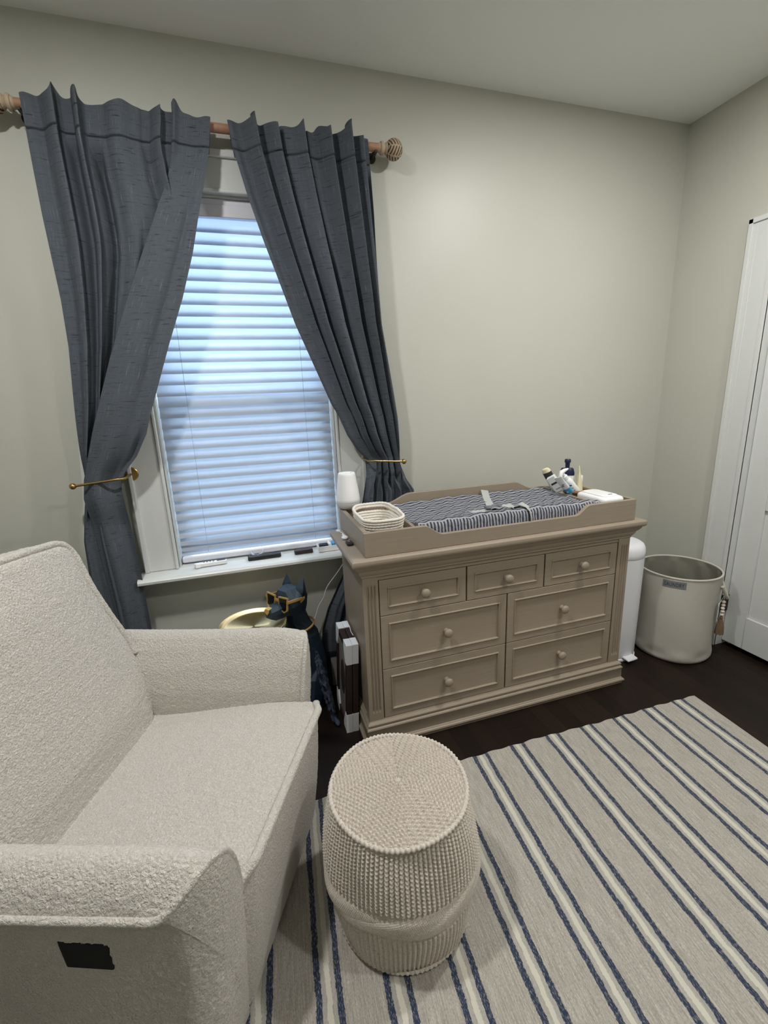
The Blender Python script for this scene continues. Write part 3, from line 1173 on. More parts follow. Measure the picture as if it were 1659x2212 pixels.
# near-black sheet behind the drawers paints the shade in their gaps
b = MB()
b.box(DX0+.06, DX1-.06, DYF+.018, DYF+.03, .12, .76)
part('drawer_gap_shade', b, M['dark'], ds)

# ================================================================== CHANGING TRAY
TX0, TX1, TYF, TYB, TZ = -2.083, -.797, -.644, -.205, DZ+.0005
tr = thing('changing_tray', 'taupe wooden changing tray with curved front and back rails set on the dresser top', 'changing tray', ((TX0+TX1)/2, -.42, TZ))


def rail_poly(za, zm, xa, xb, xc, xd):
    """flat ends at za, middle at zm, S-curves xa..xb and xc..xd"""
    P_ = [(TX0, TZ), (TX1, TZ), (TX1, za)]
    for t_ in np.linspace(0, 1, 15):
        P_.append((xd+(xc-xd)*t_, za+(zm-za)*sstep(0, 1, t_)))
    for t_ in np.linspace(0, 1, 15):
        P_.append((xb+(xa-xb)*t_, zm+(za-zm)*sstep(0, 1, t_)))
    P_.append((TX0, za))
    return P_


b = MB()
b.prism(rail_poly(.962, .921, -1.84, -1.755, -1.125, -1.05), TYF, TYF+.018)
part('front_rail', b, M['wood_x'], tr, bevel=.0018)
b = MB()
b.prism(rail_poly(.966, 1.006, -1.86, -1.735, -1.165, -1.055), TYB-.018, TYB)
part('back_rail', b, M['wood_x'], tr, bevel=.0018)
for x in (TX0, TX1-.018):
    b = MB()
    b.box(x, x+.018, TYF+.018, TYB-.018, TZ, .964)
    part('side_rail', b, M['wood_y'], tr, bevel=.0018)
for x in (-1.868, -.968):
    b = MB()
    b.box(x, x+.016, TYF+.018, TYB-.018, TZ, .950)
    part('divider', b, M['wood_y'], tr, bevel=.0015)
b = MB()
b.box(TX0+.018, TX1-.018, TYF+.018, TYB-.018, TZ, TZ+.006)
part('tray_base', b, M['wood_x'], tr)

# ================================================================== CHANGING PAD
PX0, PX1, PYF, PYB, PZ = -1.850, -.970, -.622, -.225, TZ+.0065
pad = thing('changing_pad', 'navy and white striped changing pad lying in the middle of the wooden tray', 'changing pad', ((PX0+PX1)/2, -.42, PZ))
random.seed(3)
def pad_noise(x, y):
    return (.0022*math.sin(x*47+y*22)+.0018*math.sin(x*91-y*63+1.3)+.0016*math.sin(x*23+y*130+.7)+.0012*math.sin(x*160+y*31))
def pad_top(x, y):
    u = (x-PX0)/(PX1-PX0)
    v = (y-PYF)/(PYB-PYF)
    e = abs(2*v-1)
    z = .946+.032*e**2.2
    z += .004*math.sin(PI*u)-.006*math.exp(-((u)/.06)**2)-.004*math.exp(-((1-u)/.05)**2)
    return z+pad_noise(x, y)
NXp, NYp = 220, 110
m = MB()
def fpad(u, v):
    # v: 0..0.2 front wall, .2...8 top, .8..1 back wall
    x = PX0+(PX1-PX0)*u
    rd = .030
    if v < .24:
        t_ = v/.24
        if t_ < .6:
            s = t_/.6
            zt = pad_top(x, PYF+rd)-rd
            y = PYF-.000-.004*math.sin(PI*s)+.0022*math.sin(x*90)+.0018*math.sin(x*170+s*5)
            return (x, max(y, TYF+.0185), PZ+(zt-PZ)*s)
        a = (t_-.6)/.4*PI/2
        return (x, PYF+rd-rd*math.cos(a)+.002*math.sin(x*90)*(1-(t_-.6)/.4), pad_top(x, PYF+rd)-rd+rd*math.sin(a))
    if v > .86:
        t_ = (v-.86)/.14
        a = min(1, t_*1.6)*PI/2
        zt = pad_top(x, PYB-rd)-rd
        if t_ < .625:
            return (x, PYB-rd+rd*math.sin(a), zt+rd*math.cos(a))
        return (x, PYB, PZ+(zt-PZ)*(1-(t_-.625)/.375))
    y = PYF+rd+(PYB-PYF-2*rd)*(v-.24)/.62
    return (x, y, pad_top(x, y))
m.grid(fpad, NXp, NYp)
kk = len(m.v)
# end walls
for xs_, rev in ((PX0, False), (PX1, True)):
    pts = [fpad(0 if not rev else 1, j/(NYp-1)) for j in range(NYp)]
    f = tuple(range(NYp))
    m.add(pts, [f if not rev else tuple(reversed(f))])
cov = part('cover', m, [M['stripe_y'], M['stripe_x']], pad, sharp=60)
mi = []
for p in cov.data.polygons:
    n_ = p.normal
    mi.append(1 if (n_.y < -.62) else 0)
cov.data.polygons.foreach_set('material_index', mi)


def ribbon(pts, w, th, side):
    m_ = MB()
    rs = []
    S = Vector(side).normalized()
    for i, p in enumerate(pts):
        p = Vector(p)
        d = Vector(pts[min(i+1, len(pts)-1)])-Vector(pts[max(i-1, 0)])
        d.normalize()
        s = (S-d*S.dot(d)).normalized()
        n_ = d.cross(s)
        if n_.z < 0:
            n_ = -n_
        rs.append([p+s*w/2, p-s*w/2, p-s*w/2+n_*th, p+s*w/2+n_*th])
    m_.rings(rs, True, True, True)
    return m_


pts = []
for t_ in np.linspace(0, 1, 22):
    x = -1.345+(-1.452+1.345)*t_
    y = PYB-.012+(-.505-PYB+.012)*t_
    pts.append((x, y, pad_top(x, y)+.0015))
part('strap', ribbon(pts, .036, .002, (1, .1, 0)), M['webbing'], pad)
pts = []
for t_ in np.linspace(0, 1, 18):
    x = -1.475+.115*t_
    y = -.522-.010*math.sin(t_*3)
    pts.append((x, y, pad_top(x, y)+.004+.010*math.sin(PI*t_)))
for (x, y, z) in ((-1.345, -.548, .975), (-1.341, -.575, .972), (-1.338, -.600, .966), (-1.337, -.619, .952), (-1.337, -.6258, .93), (-1.337, -.6258, .90)):
    pts.append((x, y, z+.004))
part('strap', ribbon(pts, .036, .002, (.35, 1, 0) if False else (.7, .7, .0)), M['webbing'], pad)
pts = []
for t_ in np.linspace(0, 1, 8):
    x = -1.475-.10*t_
    y = -.515-.012*t_
    pts.append((x, y, pad_top(x, y)+.002+.003*math.sin(PI*t_)))
part('strap', ribbon(pts, .03, .002, (.1, 1, 0)), M['webbing'], pad)
b = MB()
bz = pad_top(-1.458, -.512)
b.obox((-1.468, -.515, bz+.008), ((1, -.15, 0), (.15, 1, 0), (0, 0, 1)), (.028, .017, .005))
b.obox((-1.430, -.521, bz+.008), ((1, -.15, 0), (.15, 1, 0), (0, 0, 1)), (.008, .02, .006))
part('buckle', b, M['buckle'], pad, bevel=.003)

# ================================================================== RUG
RC = Vector((-.547, -.851, 0))
EU, EV = Vector((-1, .019, 0)), Vector((-.077, -1, 0))
RU, RV, RT = 2.46, 2.75, .011
b = MB()
def rug(u, v):
    p = RC+EU*(u*RU)+EV*(v*RV)
    w = .004*math.exp(-(v*RV/.03)**2)*math.sin(u*RU*9)
    return (p.x, p.y+w*.6+.0025*math.sin(u*160)*math.exp(-(v*RV/.012)**2), RT+.0012*math.sin(u*RU*31+v*RV*7)*math.exp(-(v*RV/.2)**2))
b.grid(rug, 240, 260)
uv = [(i/239*RU, j/259*RV) for j in range(260) for i in range(240)]
def edge(i0, pts):
    k = len(b.v)
    for p in pts:
        b.v.append(p)
        b.v.append((p[0], p[1], .0005))
    for i in range(len(pts)-1):
        a_ = k+2*i
        b.f.append((a_, a_+1, a_+3, a_+2))
        b.mi.append(0)
    return pts
for pts, us in (([b.v[i] for i in range(240)], [(i/239*RU, 0) for i in range(240)]), ([b.v[j*240] for j in range(260)], [(0, j/259*RV) for j in range(260)])):
    edge(0, pts)
    for q in us:
        uv += [q, q]
b.v += [tuple(RC+EU*u_+EV*v_+Vector((0, 0, .0006))) for u_, v_ in ((0, 0), (RU, 0), (RU, RV), (0, RV))]
uv += [(0, 0)]*4
k = len(b.v)-4
b.f.append((k, k+3, k+2, k+1))
b.mi.append(0)
rg = part('area_rug', b, M['rug'], None, uv=uv, sharp=60)
tag(rg, 'large beige area rug with paired navy stripes on the dark wood floor', 'rug')

# ================================================================== KNITTED POUF
PC = (-2.169, -1.236)
pf = thing('pouf', 'round cream knitted pouf standing on the rug in front of the armchair', 'pouf', (PC[0], PC[1], RT+.001))
ZB, ZTP = RT+.003, .418
def prof_r(z):
    t_ = (z-ZB)/(ZTP-ZB)
    tab = [(0, .182), (.03, .191), (.10, .198), (.25, .208), (.42, .215), (.60, .215), (.78, .206), (.92, .193), (1.0, .184)]
    xs_ = [a for a, _ in tab]
    return float(np.interp(t_, xs_, [r for _, r in tab]))
def band(th):
    """height of the cable band's middle round the pouf"""
    return .198+.008*math.sin(3*th+1.0)
NTH, NZ = 1100, 330
vs_ = []
NC = 104
for j in range(NZ):
    z = ZB+(ZTP-ZB)*j/(NZ-1)
    # smoothed profile
    r0 = (prof_r(z-.012)+2*prof_r(z)+prof_r(z+.012))/4 if ZB+.012 < z < ZTP-.012 else prof_r(z)
    for i in range(NTH):
        th = 2*PI*i/NTH
        bz = band(th)
        d = z-bz
        up = sstep(.036, .042, d)
        lo = sstep(-.036, -.042, d)
        mid = max(0, 1-up-lo)
        row = z/.0102
        colp = NC*th+.55*math.sin(2*PI*row)
        par = math.floor(colp/(2*PI)+.5) % 2
        h = up*(.0098*abs(math.cos(colp/2))**.65*(.66+.34*math.cos(2*PI*row+PI*par))-.0055)
        h += lo*(.0064*abs(math.cos(NC*.5*th+.2*math.sin(40*z)))**.7-.0042+.0008*math.cos(2*PI*z/.006))
        if mid > 0:
            ph = 4*th+2.2
            k1 = .011*math.sin(ph)
            r1 = math.exp(-((d-k1)/.021)**4)
            r2 = math.exp(-((d+k1)/.021)**4)
            front = .5+.5*math.cos(ph)
            hh = max(r1*(.0055+.0035*front), r2*(.0055+.0035*(1-front)))
            sl = 1 if r1*(1+front) > r2*(2-front) else -1
            h += mid*(hh-.001+.0011*math.cos(2*PI*(d*.8+sl*.35*.2*th)/.0052)*math.cos(2*PI*(.2*th*.8-sl*.35*d)/.0056))
        h -= .006*gs(d-.040, .0035)+.003*gs(d+.040, .003)
        e_ = sstep(ZB, ZB+.01, z)*sstep(ZTP, ZTP-.006, z)
        # a few slack creases in the cover
        cre = .003*math.sin(5*th+z*18)
        rr = r0+h*e_+cre*e_
        vs_.append((PC[0]+rr*math.cos(th), PC[1]+rr*math.sin(th), z))
fs = [(j*NTH+i, j*NTH+(i+1) % NTH, (j+1)*NTH+(i+1) % NTH, (j+1)*NTH+i) for j in range(NZ-1) for i in range(NTH)]
m = MB().add(vs_, fs)
part('knitted_side', m, M['yarn'], pf, sharp=0)
NR = 190
vs_, fs = [], []
RTOP = .184
for j in range(NR):
    rho = RTOP*(j/(NR-1))
    for i in range(NTH):
        th = 2*PI*i/NTH
        sec = 2*PI/8
        dt = ((th+.2) % sec)-sec/2
        p, q = rho*math.cos(dt), rho*math.sin(dt)
        row = p/.0110
        h = .0098*abs(math.cos(PI*q/.0098+.9*math.sin(2*PI*row)))**.6*(.62+.38*math.cos(2*PI*row+PI*(math.floor(q/.0098+.5) % 2)))-.0045
        h *= sstep(0, .01, rho)
        dome = .018*(1-(rho/RTOP)**2.4)
        seam = -.0022*math.exp(-((abs(dt)-sec/2)*rho/.003)**2)
        vs_.append((PC[0]+rho*math.cos(th), PC[1]+rho*math.sin(th), ZTP-.001+dome+h+seam+.0015*math.sin(3*th)*rho/RTOP))
fs = [(j*NTH+i, j*NTH+(i+1) % NTH, (j+1)*NTH+(i+1) % NTH, (j+1)*NTH+i) for j in range(NR-1) for i in range(NTH)]
m = MB().add(vs_, fs)
part('knitted_top', m, M['yarn'], pf, sharp=0)
# twisted welt round the top edge, and a flat one at the floor
for nm, R0, z0, rr in (('top_welt', .187, ZTP-.001, .0062), ('bottom_welt', .190, ZB+.006, .0048)):
    vs_ = []
    n1, n2 = 900, 14
    for i in range(n1):
        th = 2*PI*i/n1
        for k in range(n2):
            a = 2*PI*k/n2
            r_ = rr*(1+.22*math.cos(95*th+a*1.0))
            zz_ = z0+.003*math.sin(4*th+.5)*(1 if nm == 'top_welt' else 0)
            vs_.append((PC[0]+(R0+r_*math.cos(a))*math.cos(th), PC[1]+(R0+r_*math.cos(a))*math.sin(th), zz_+r_*math.sin(a)))
    fs = [(i*n2+k, ((i+1) % n1)*n2+k, ((i+1) % n1)*n2+(k+1) % n2, i*n2+(k+1) % n2) for i in range(n1) for k in range(n2)]
    part(nm, MB().add(vs_, fs), M['yarn'], pf, sharp=0)

# ================================================================== ARMCHAIR (own axes: x forward, y to the window side)
ch = thing('armchair', 'cream boucle swivel armchair with flared arms standing beside the pouf', 'armchair', (-2.8215, -1.0057, 0), math.radians(-20))
ch_tex = bpy.data.textures.new('boucle_pile', 'CLOUDS')
ch_tex.noise_scale = .0078
ch_tex.noise_depth = 2
ch_tex.noise_basis = 'ORIGINAL_PERLIN'


def fluffy(o, strength=.0055):
    d = o.modifiers.new('pile', 'DISPLACE')
    d.texture = ch_tex
    d.texture_coords = 'LOCAL'
    d.strength = strength
    d.mid_level = .5
    return o


def resample(poly, step, closed=False):
    P_ = [Vector(p) for p in poly]
    if closed:
        P_.append(P_[0])
    L_ = [0]
    for a_, b_ in zip(P_, P_[1:]):
        L_.append(L_[-1]+(b_-a_).length)
    n_ = max(2, int(L_[-1]/step))
    out = []
    for i in range(n_+(0 if closed else 1)):
        s = L_[-1]*i/n_
        k_ = max(0, min(len(L_)-2, int(np.searchsorted(L_, s, side='right'))-1))
        t_ = (s-L_[k_])/max(1e-9, L_[k_+1]-L_[k_])
        out.append(P_[k_].lerp(P_[k_+1], t_))
    return out


def smooth_poly(poly, it=6, closed=False):
    P_ = [Vector(p) for p in poly]
    for _ in range(it):
        Q_ = []
        n_ = len(P_)
        for i in range(n_):
            if not closed and i in (0, n_-1):
                Q_.append(P_[i])
            else:
                Q_.append(P_[i]*.5+P_[i-1]*.25+P_[(i+1) % n_]*.25)
        P_ = Q_
    return P_


# ---- arms: cross-section (y outward from the seat, z), lofted along x
ARM = [(.285, .040), (.288, .30), (.292, .44), (.300, .50), (.322, .575), (.352, .638), (.376, .670), (.400, .683), (.424, .676), (.446, .658), (.462, .635), (.470, .616), (.462, .602), (.455, .592), (.452, .50), (.448, .30), (.442, .040)]
XB, XF = -.42, .378
for sgn in (1, -1):
    prof = smooth_poly(resample([(y, z, 0) for y, z in ARM], .0045), 4)
    n_ = len(prof)
    cy = .375
    rs = []
    xs_ = [XB+(XF-.02-XB)*i/159 for i in range(160)]
    # soft rounded front, then the front panel closed in towards its middle
    def sect(x, sh, dx=0.0):
        ring = []
        for p in prof:
            y, z = p[0], p[1]
            top = sstep(.55, .66, z)
            # the pad dips a little along its length and its outer corner sweeps back
            zz_ = z-.006*top*math.sin(PI*min(1, max(0, (x-XB)/(XF-XB))))
            y_ = cy+(y-cy)*(1-sh)
            zc = .35
            z_ = zc+(zz_-zc)*(1-sh)
            fr_ = min(1, max(0, (x-.26)/(XF-.26)))
            z_ -= .020*fr_*fr_*sstep(.60, .68, z_)
            lean = -.05*(1-min(1, max(0, z_/.62)))**1.2*sstep(-.1, .38, x)
            back = -.062*max(0, (y_-.365)/.105)**2*sstep(.10, .39, x)
            ring.append((x+dx+lean+back, sgn*y_, z_))
        return ring
    for x in xs_:
        rs.append(sect(x, 0))
    for t_ in np.linspace(.12, 1, 9):
        a = t_*PI/2
        rs.append(sect(XF-.02+.02*math.sin(a), .045*(1-math.cos(a))))
    for sh in np.linspace(.07, .995, 34):
        rs.append(sect(XF, sh, .006*math.sin(PI*min(1, sh))))
    if sgn < 0:
        rs = [list(reversed(r)) for r in rs]
    m = MB()
    m.rings(rs, True, True, True)
    arm = fluffy(part('arm', m, M['boucle'], ch, local=True, sharp=0))
    # welt up the front panel, over the ridge and along the outer edge of the pad
    k0 = min(range(n_), key=lambda i: (prof[i]-Vector((.292, .44, 0))).length)
    k1 = min(range(n_), key=lambda i: (prof[i]-Vector((.470, .616, 0))).length)
    path = []
    fr = sect(XF-.006, .012)
    for i in range(k0, k1-8):
        y, z = prof[i][0], prof[i][1]
        path.append(fr[i])
    for x in np.linspace(XF-.012, XB, 90):
        s_ = sect(x, 0)
        q = s_[k1]
        path.append((q[0], q[1]+sgn*.001, q[2]))
    path = smooth_poly(resample(path, .008), 5)
    m = MB()
    m.tube(path, .0078, 12)
    fluffy(part('piping', m, M['boucle'], arm, local=True, sharp=0), .004)
    if sgn < 0:
        # black control plate let into the outer side
        m = MB()
        def yo(z):
            return -.4530
        pl = [(.098, .543), (.194, .538), (.192, .474), (.104, .478)]
        m.rings([[(x, yo(z)-.001, z) for x, z in pl], [(x, yo(z)+.012, z) for x, z in pl]], True, True, True)
        cp = part('control_plate', m, M['black_soft'], arm, local=True, bevel=.003)
        cp['label'] = 'black control plate'

# ---- seat
m = MB()
SX0, SY = -.22, .293
def seat(u, v):
    y = -SY+2*SY*u
    xf = .400+.055*(y/SY)*.5
    yy = y/SY
    rnd_ = sstep(.82, 1.0, abs(yy))
    xf -= .020*rnd_
    if v < .70:
        t_ = v/.70
        x = SX0+(xf-.022-SX0)*t_
        z = .412+.062*sstep(0, 1, t_*1.02)+.012*(1-yy*yy)*math.sin(PI*t_)
        z -= .010*rnd_*t_
        return (x, y, z)
    t_ = (v-.70)/.30
    zt = .474-.010*rnd_
    if t_ < .18:
        a = t_/.18*PI/2
        return (xf-.022+.022*math.sin(a), y, zt-.016*(1-math.cos(a)))
    s = (t_-.18)/.82
    z = zt-.016+(.035-zt+.016)*s
    return (xf-.045*s**1.1+.006*math.sin(PI*s), y, z)
m.grid(seat, 150, 230)
st_ = fluffy(part('seat', m, M['boucle'], ch, local=True, sharp=0), .0045)
m = MB()
path = []
for u in np.linspace(0, 1, 90):
    p = seat(float(u), .70+.30*.14)
    path.append((p[0]+.004, p[1], p[2]+.004))
m.tube(path, .0125, 12)
fluffy(part('piping', m, M['boucle'], st_, local=True, sharp=0), .004)
# ---- backrest
WB = [(.36, .290), (.42, .297), (.453, .318), (.526, .340), (.595, .347), (.68, .343), (.78, .324), (.884, .310), (.965, .312), (1.01, .312), (1.05, .296)]
def bx(z):
    return -.150-.190*(z-.42)/.63
rs = []
NB = 340
Z0, Z1 = .36, 1.045
def bsect(z, sh=0.0, dz=0.0):
    w = float(np.interp(z, [a for a, _ in WB], [c_ for _, c_ in WB]))
    xf, dpt = bx(z), .175-.05*sstep(.5, 1.05, z)
    xc = xf-dpt/2
    ring = []
    for i in range(NB):
        a = 2*PI*i/NB
        ca, sa = math.cos(a), math.sin(a)
        n1, n2 = .30, .24
        px = (abs(ca)**n1)*(1 if ca > 0 else -1)*dpt/2
        py = (abs(sa)**n2)*(1 if sa > 0 else -1)*w
        bulge = .022*(1-(py/w)**2)*(1 if px > 0 else 0)*sstep(.38, .55, z)*sstep(1.06, .9, z)
        ring.append((xc+px*(1-sh)+bulge, py*(1-sh), z+dz+.016*math.cos(py/w*PI/2)*sstep(.9, 1.045, z)))
    return ring
for i in range(170):
    rs.append(bsect(Z0+(Z1-.02-Z0)*i/169))
for t_ in np.linspace(.1, 1, 10):
    a = t_*PI/2
    rs.append(bsect(Z1-.02+.02*math.sin(a), .10*(1-math.cos(a))))
for sh in np.linspace(.16, .99, 20):
    rs.append(bsect(Z1, sh, .004*sh))
m = MB()
m.rings(rs, True, True, True)
bk = fluffy(part('backrest', m, M['boucle'], ch, local=True, sharp=0))
# thick welt: up the side band, across the top, down the other side
def welt(dxs, z_lo, r_):
    path = []
    zs_ = list(np.linspace(z_lo, 1.0, 60))
    def wp(z, s):
        w = float(np.interp(z, [a for a, _ in WB], [c_ for _, c_ in WB]))
        return (bx(z)-dxs, s*(w+.002), z)
    for z in zs_:
        path.append(wp(z, 1))
    path.append((bx(1.035)-dxs, .300, 1.036))
    for y in np.linspace(.275, -.275, 50):
        path.append((bx(1.05)-dxs, y, 1.050+.016*math.cos(y/.3*PI/2)))
    path.append((bx(1.035)-dxs, -.300, 1.036))
    for z in reversed(zs_):
        path.append(wp(z, -1))
    path = smooth_poly(resample(path, .008), 10)
    m_ = MB()
    m_.tube(path, r_, 12)
    return m_
fluffy(part('piping', welt(.020, .62, .0125), M['boucle'], bk, local=True, sharp=0), .005)
for s_ in (1, -1):
    path = []
    for z in np.linspace(.44, .99, 70):
        w = float(np.interp(z, [a for a, _ in WB], [c_ for _, c_ in WB]))
        path.append((bx(z)-.105, s_*(w+.002), z))
    m = MB()
    m.tube(smooth_poly(resample(path, .008), 8), .0095, 12)
    fluffy(part('piping', m, M['boucle'], bk, local=True, sharp=0), .004)
# swivel foot under the skirt
m = MB()
m.lathe([(.24, .0125), (.25, .016), (.25, .028), (.20, .034), (.06, .040), (.06, .09)], (-.03, 0, 0), 48)
part('swivel_base', m, M['black'], ch, local=True)
m = MB()
m.box(-.42, .30, -.30, .30, .06, .40)
part('seat_frame', m, M['black_soft'], ch, local=True)

# ================================================================== LAMP ON THE TRAY CORNER
LX, LY, LZ = -2.045, -.222, .9675
lp = thing('night_light', 'small white frosted night light perched on the back left corner of the changing tray', 'lamp', (LX, LY, LZ))
b = MB()
b.lathe([(.038, 0), (.046, .004), (.052, .013), (.0545, .026), (.0545, .0295)], (LX, LY, LZ), 48)
part('base', b, M['ring'], lp)
b = MB()
b.lathe([(.0535, .030), (.0555, .033), (.0550, .045), (.0500, .085), (.0440, .125), (.0405, .150), (.0395, .160), (.0370, .1635), (.030, .1640), (.028, .1625), (.002, .1625)], (LX, LY, LZ), 56)
part('shade', b, M['softwhite'], lp)
b = MB()
b.lathe([(.0018, .1626), (.0018, .1640), (.0005, .1642)], (LX+.018, LY-.005, LZ), 10)
part('touch_dot', b, M['greyprint'], lp)

# ================================================================== ROPE BASKET
def rrect(cx_, cy_, hx, hy, r, n_=26):
    out = []
    for qx, qy, a0 in ((1, 1, 0), (-1, 1, PI/2), (-1, -1, PI), (1, -1, 3*PI/2)):
        for a in np.linspace(a0, a0+PI/2, n_):
            out.append((cx_+qx*(hx-r)+r*math.cos(a), cy_+qy*(hy-r)+r*math.sin(a)))
    return out


BXc, BYc, BZ0 = -1.976, -.470, DZ+.0075
rb = thing('rope_basket', 'white coiled cotton rope basket in the left compartment of the changing tray', 'basket', (BXc, BYc, BZ0))
m = MB()
rc = .0062
for k in range(11):
    t_ = k/10
    hx, hy = .066+.019*t_, .112+.018*t_
    ring = rrect(BXc, BYc, hx, hy, .050+.01*t_)
    z = BZ0+rc+k*.0112
    n1 = len(ring)
    P_ = resample([(x, y, z) for x, y in ring], .0035, True)
    pts, rad = [], []
    for i, p in enumerate(P_):
        dz_ = 0
        if k >= 9:
            # two carrying loops lift away from the wall at the back and the right end
            dz_ = .013*math.exp(-((p.y-(BYc+.125))/.05)**2)+.010*math.exp(-((p.x-(BXc+.09))/.03)**2)*math.exp(-((p.y-BYc)/.06)**2)
        pts.append((p.x, p.y, p.z+dz_))
        rad.append(rc*(1+.10*math.sin(i*1.57+k*1.3)))
    m.tube(pts, rad, 8, closed=True)
part('coiled_wall', m, M['cotton'], rb, sharp=0)
m = MB()
m.prism(rrect(BXc, BYc, .062, .108, .048), BZ0+.001, BZ0+.006, 'z')
part('bottom', m, M['cotton'], rb)
t_ = thing('folded_cloth', 'rolled cream cloth lying inside the white rope basket', 'cloth', (BXc, BYc-.03, BZ0+.007))
m = MB()
def roll(u, v):
    a = 2*PI*u
    x = BXc-.042+.085*v
    r_ = .024*(1+.05*math.sin(3*a+v*9))
    return (x, BYc-.045+.02*v+r_*1.35*math.cos(a), BZ0+.007+.026+r_*math.sin(a))
m.grid(roll, 28, 16, cu=True)
m.f.append(tuple(range(27, -1, -1)))
m.mi.append(0)
m.f.append(tuple(range(28*15, 28*16)))
m.mi.append(0)
part('roll', m, M['cotton'], t_, sharp=60)
t_ = thing('folded_cloth', 'flat white folded cloth at the back inside the rope basket', 'cloth', (BXc, BYc+.05, BZ0+.007))
m = MB()
for k in range(4):
    m.box(BXc-.046+.002*k, BXc+.044-.001*k, BYc+.005, BYc+.085-.002*k, BZ0+.007+k*.013, BZ0+.0185+k*.013)
part('fold', m, M['label'], t_, bevel=.004)

# ================================================================== WICKER BASKET WITH TOILETRIES
KX, KY, KZ = -.886, -.318, DZ+.0075
wb = thing('wicker_basket', 'small brown wicker basket of toiletries in the right compartment of the tray', 'basket', (KX, KY, KZ))
m = MB()
NW = 120
for k in range(8):
    tt = k/7
    for s_ in (0, 1):
        pts = []
        for i in range(NW):
            a = 2*PI*i/NW
            wv = .0022*math.sin(18*a+PI*(k+s_))
            rx, ry = .052+.009*tt+wv, .078+.012*tt+wv
            ce, se = math.cos(a), math.sin(a)
            pts.append((KX+rx*(abs(ce)**.7)*(1 if ce > 0 else -1), KY+ry*(abs(se)**.7)*(1 if se > 0 else -1), KZ+.006+k*.0102+s_*.004))
        m.tube(pts, .0030, 6, closed=True)
part('woven_wall', m, M['wicker'], wb, sharp=0)
m = MB()
for ph in (0, PI*2/3, PI*4/3):
    pts = []
    for i in range(240):
        a = 2*PI*i/240
        rr = .0048*math.cos(16*a+ph)
        zr_ = .0048*math.sin(16*a+ph)
        ce, se = math.cos(a), math.sin(a)
        pts.append((KX+(.0625+rr)*(abs(ce)**.7)*(1 if ce > 0 else -1), KY+(.0915+rr)*(abs(se)**.7)*(1 if se > 0 else -1), KZ+.088+zr_))
    m.tube(pts, .0042, 7, closed=True)
part('braided_rim', m, M['wicker'], wb, sharp=0)
m = MB()
m.lathe([(.055, .001), (.055, .004)], (KX, KY, KZ), 40, sy=1.4)
part('bottom', m, M['wicker'], wb)


def axisloft(p0, p1, secs, n_=30, wide=(1, 0, 0), mi=0, mb=None):
    """secs: (t along the axis, half width, half depth)"""
    p0, p1 = Vector(p0), Vector(p1)
    d = (p1-p0).normalized()
    w = Vector(wide)
    w = (w-d*w.dot(d)).normalized()
    q = d.cross(w)
    m_ = mb or MB()
    rs = []
    for t_, a_, b_ in secs:
        c_ = p0.lerp(p1, t_)
        rs.append([c_+w*(a_*math.cos(2*PI*k/n_))+q*(b_*math.sin(2*PI*k/n_)) for k in range(n_)])
    m_.rings(rs, True, True, True, mi)
    return m_


VIEW = Vector((-.72, -.68, .1))       # broad faces turned towards the room
ACR = Vector((.70, -.71, 0))
def mark(p0, p1, t_, q_, w_, h_, off, mat, parent, name='print', wide=ACR):
    """small printed bar on the broad face of a tube or bottle"""
    p0, p1 = Vector(p0), Vector(p1)
    d = (p1-p0).normalized()
    w = (Vector(wide)-d*Vector(wide).dot(d)).normalized()
    n_ = d.cross(w)
    if n_.dot(VIEW) < 0:
        n_ = -n_
    c_ = p0.lerp(p1, t_)+w*q_+n_*off
    m_ = MB()
    m_.obox(c_, (w, d, n_), (w_/2, h_/2, .0004))
    return part(name, m_, mat, parent)


# navy-topped lotion bottle
p = (-.880, -.272, KZ+.0065)
t_ = thing('lotion_bottle', 'tall white lotion bottle with a navy shoulder and cap, rearmost in the wicker basket', 'bottle', p, 0, 'toiletries in the wicker basket')
q = (p[0], p[1], p[2]+.232)
part('body', axisloft(p, q, [(0, .033, .022), (.03, .036, .024), (.62, .036, .024), (.64, .0355, .0235)], wide=ACR), M['label'], t_)
part('shoulder', axisloft(p, q, [(.64, .0365, .0245), (.70, .036, .024), (.78, .031, .021), (.800, .027, .018), (.805, .012, .012)], wide=ACR), M['navy'], t_)
part('cap', axisloft(p, q, [(.80, .0105, .0105), (.92, .0115, .0115), (.925, .0155, .0155), (.985, .0155, .0155), (1.0, .013, .013)], wide=ACR), M['navy'], t_)
mark(p, q, .50, 0, .040, .004, .0245, M['redprint'], t_)
# cream-topped carton-like tube at the left
p, q = Vector((-.905, -.285, KZ+.012)), Vector((-1.010, -.262, KZ+.198))
t_ = thing('tube', 'squeeze tube with cream end and black band leaning out of the basket', 'tube', p, 0, 'toiletries in the wicker basket')
part('body', axisloft(p, q, [(0, .020, .012), (.3, .022, .013), (.74, .0225, .013)], wide=ACR), M['label'], t_)
part('band', axisloft(p, q, [(.74, .0228, .0134), (.90, .0228, .0134)], wide=ACR), M['darkprint'], t_)
part('cap', axisloft(p, q, [(.90, .0222, .013), (.95, .021, .0125), (.99, .016, .010), (1.0, .008, .006)], wide=ACR), M['cream'], t_)
mark(p, q, .62, .002, .016, .003, .0135, M['greyprint'], t_)
mark(p, q, .54, -.002, .020, .002, .0135, M['greyprint'], t_)
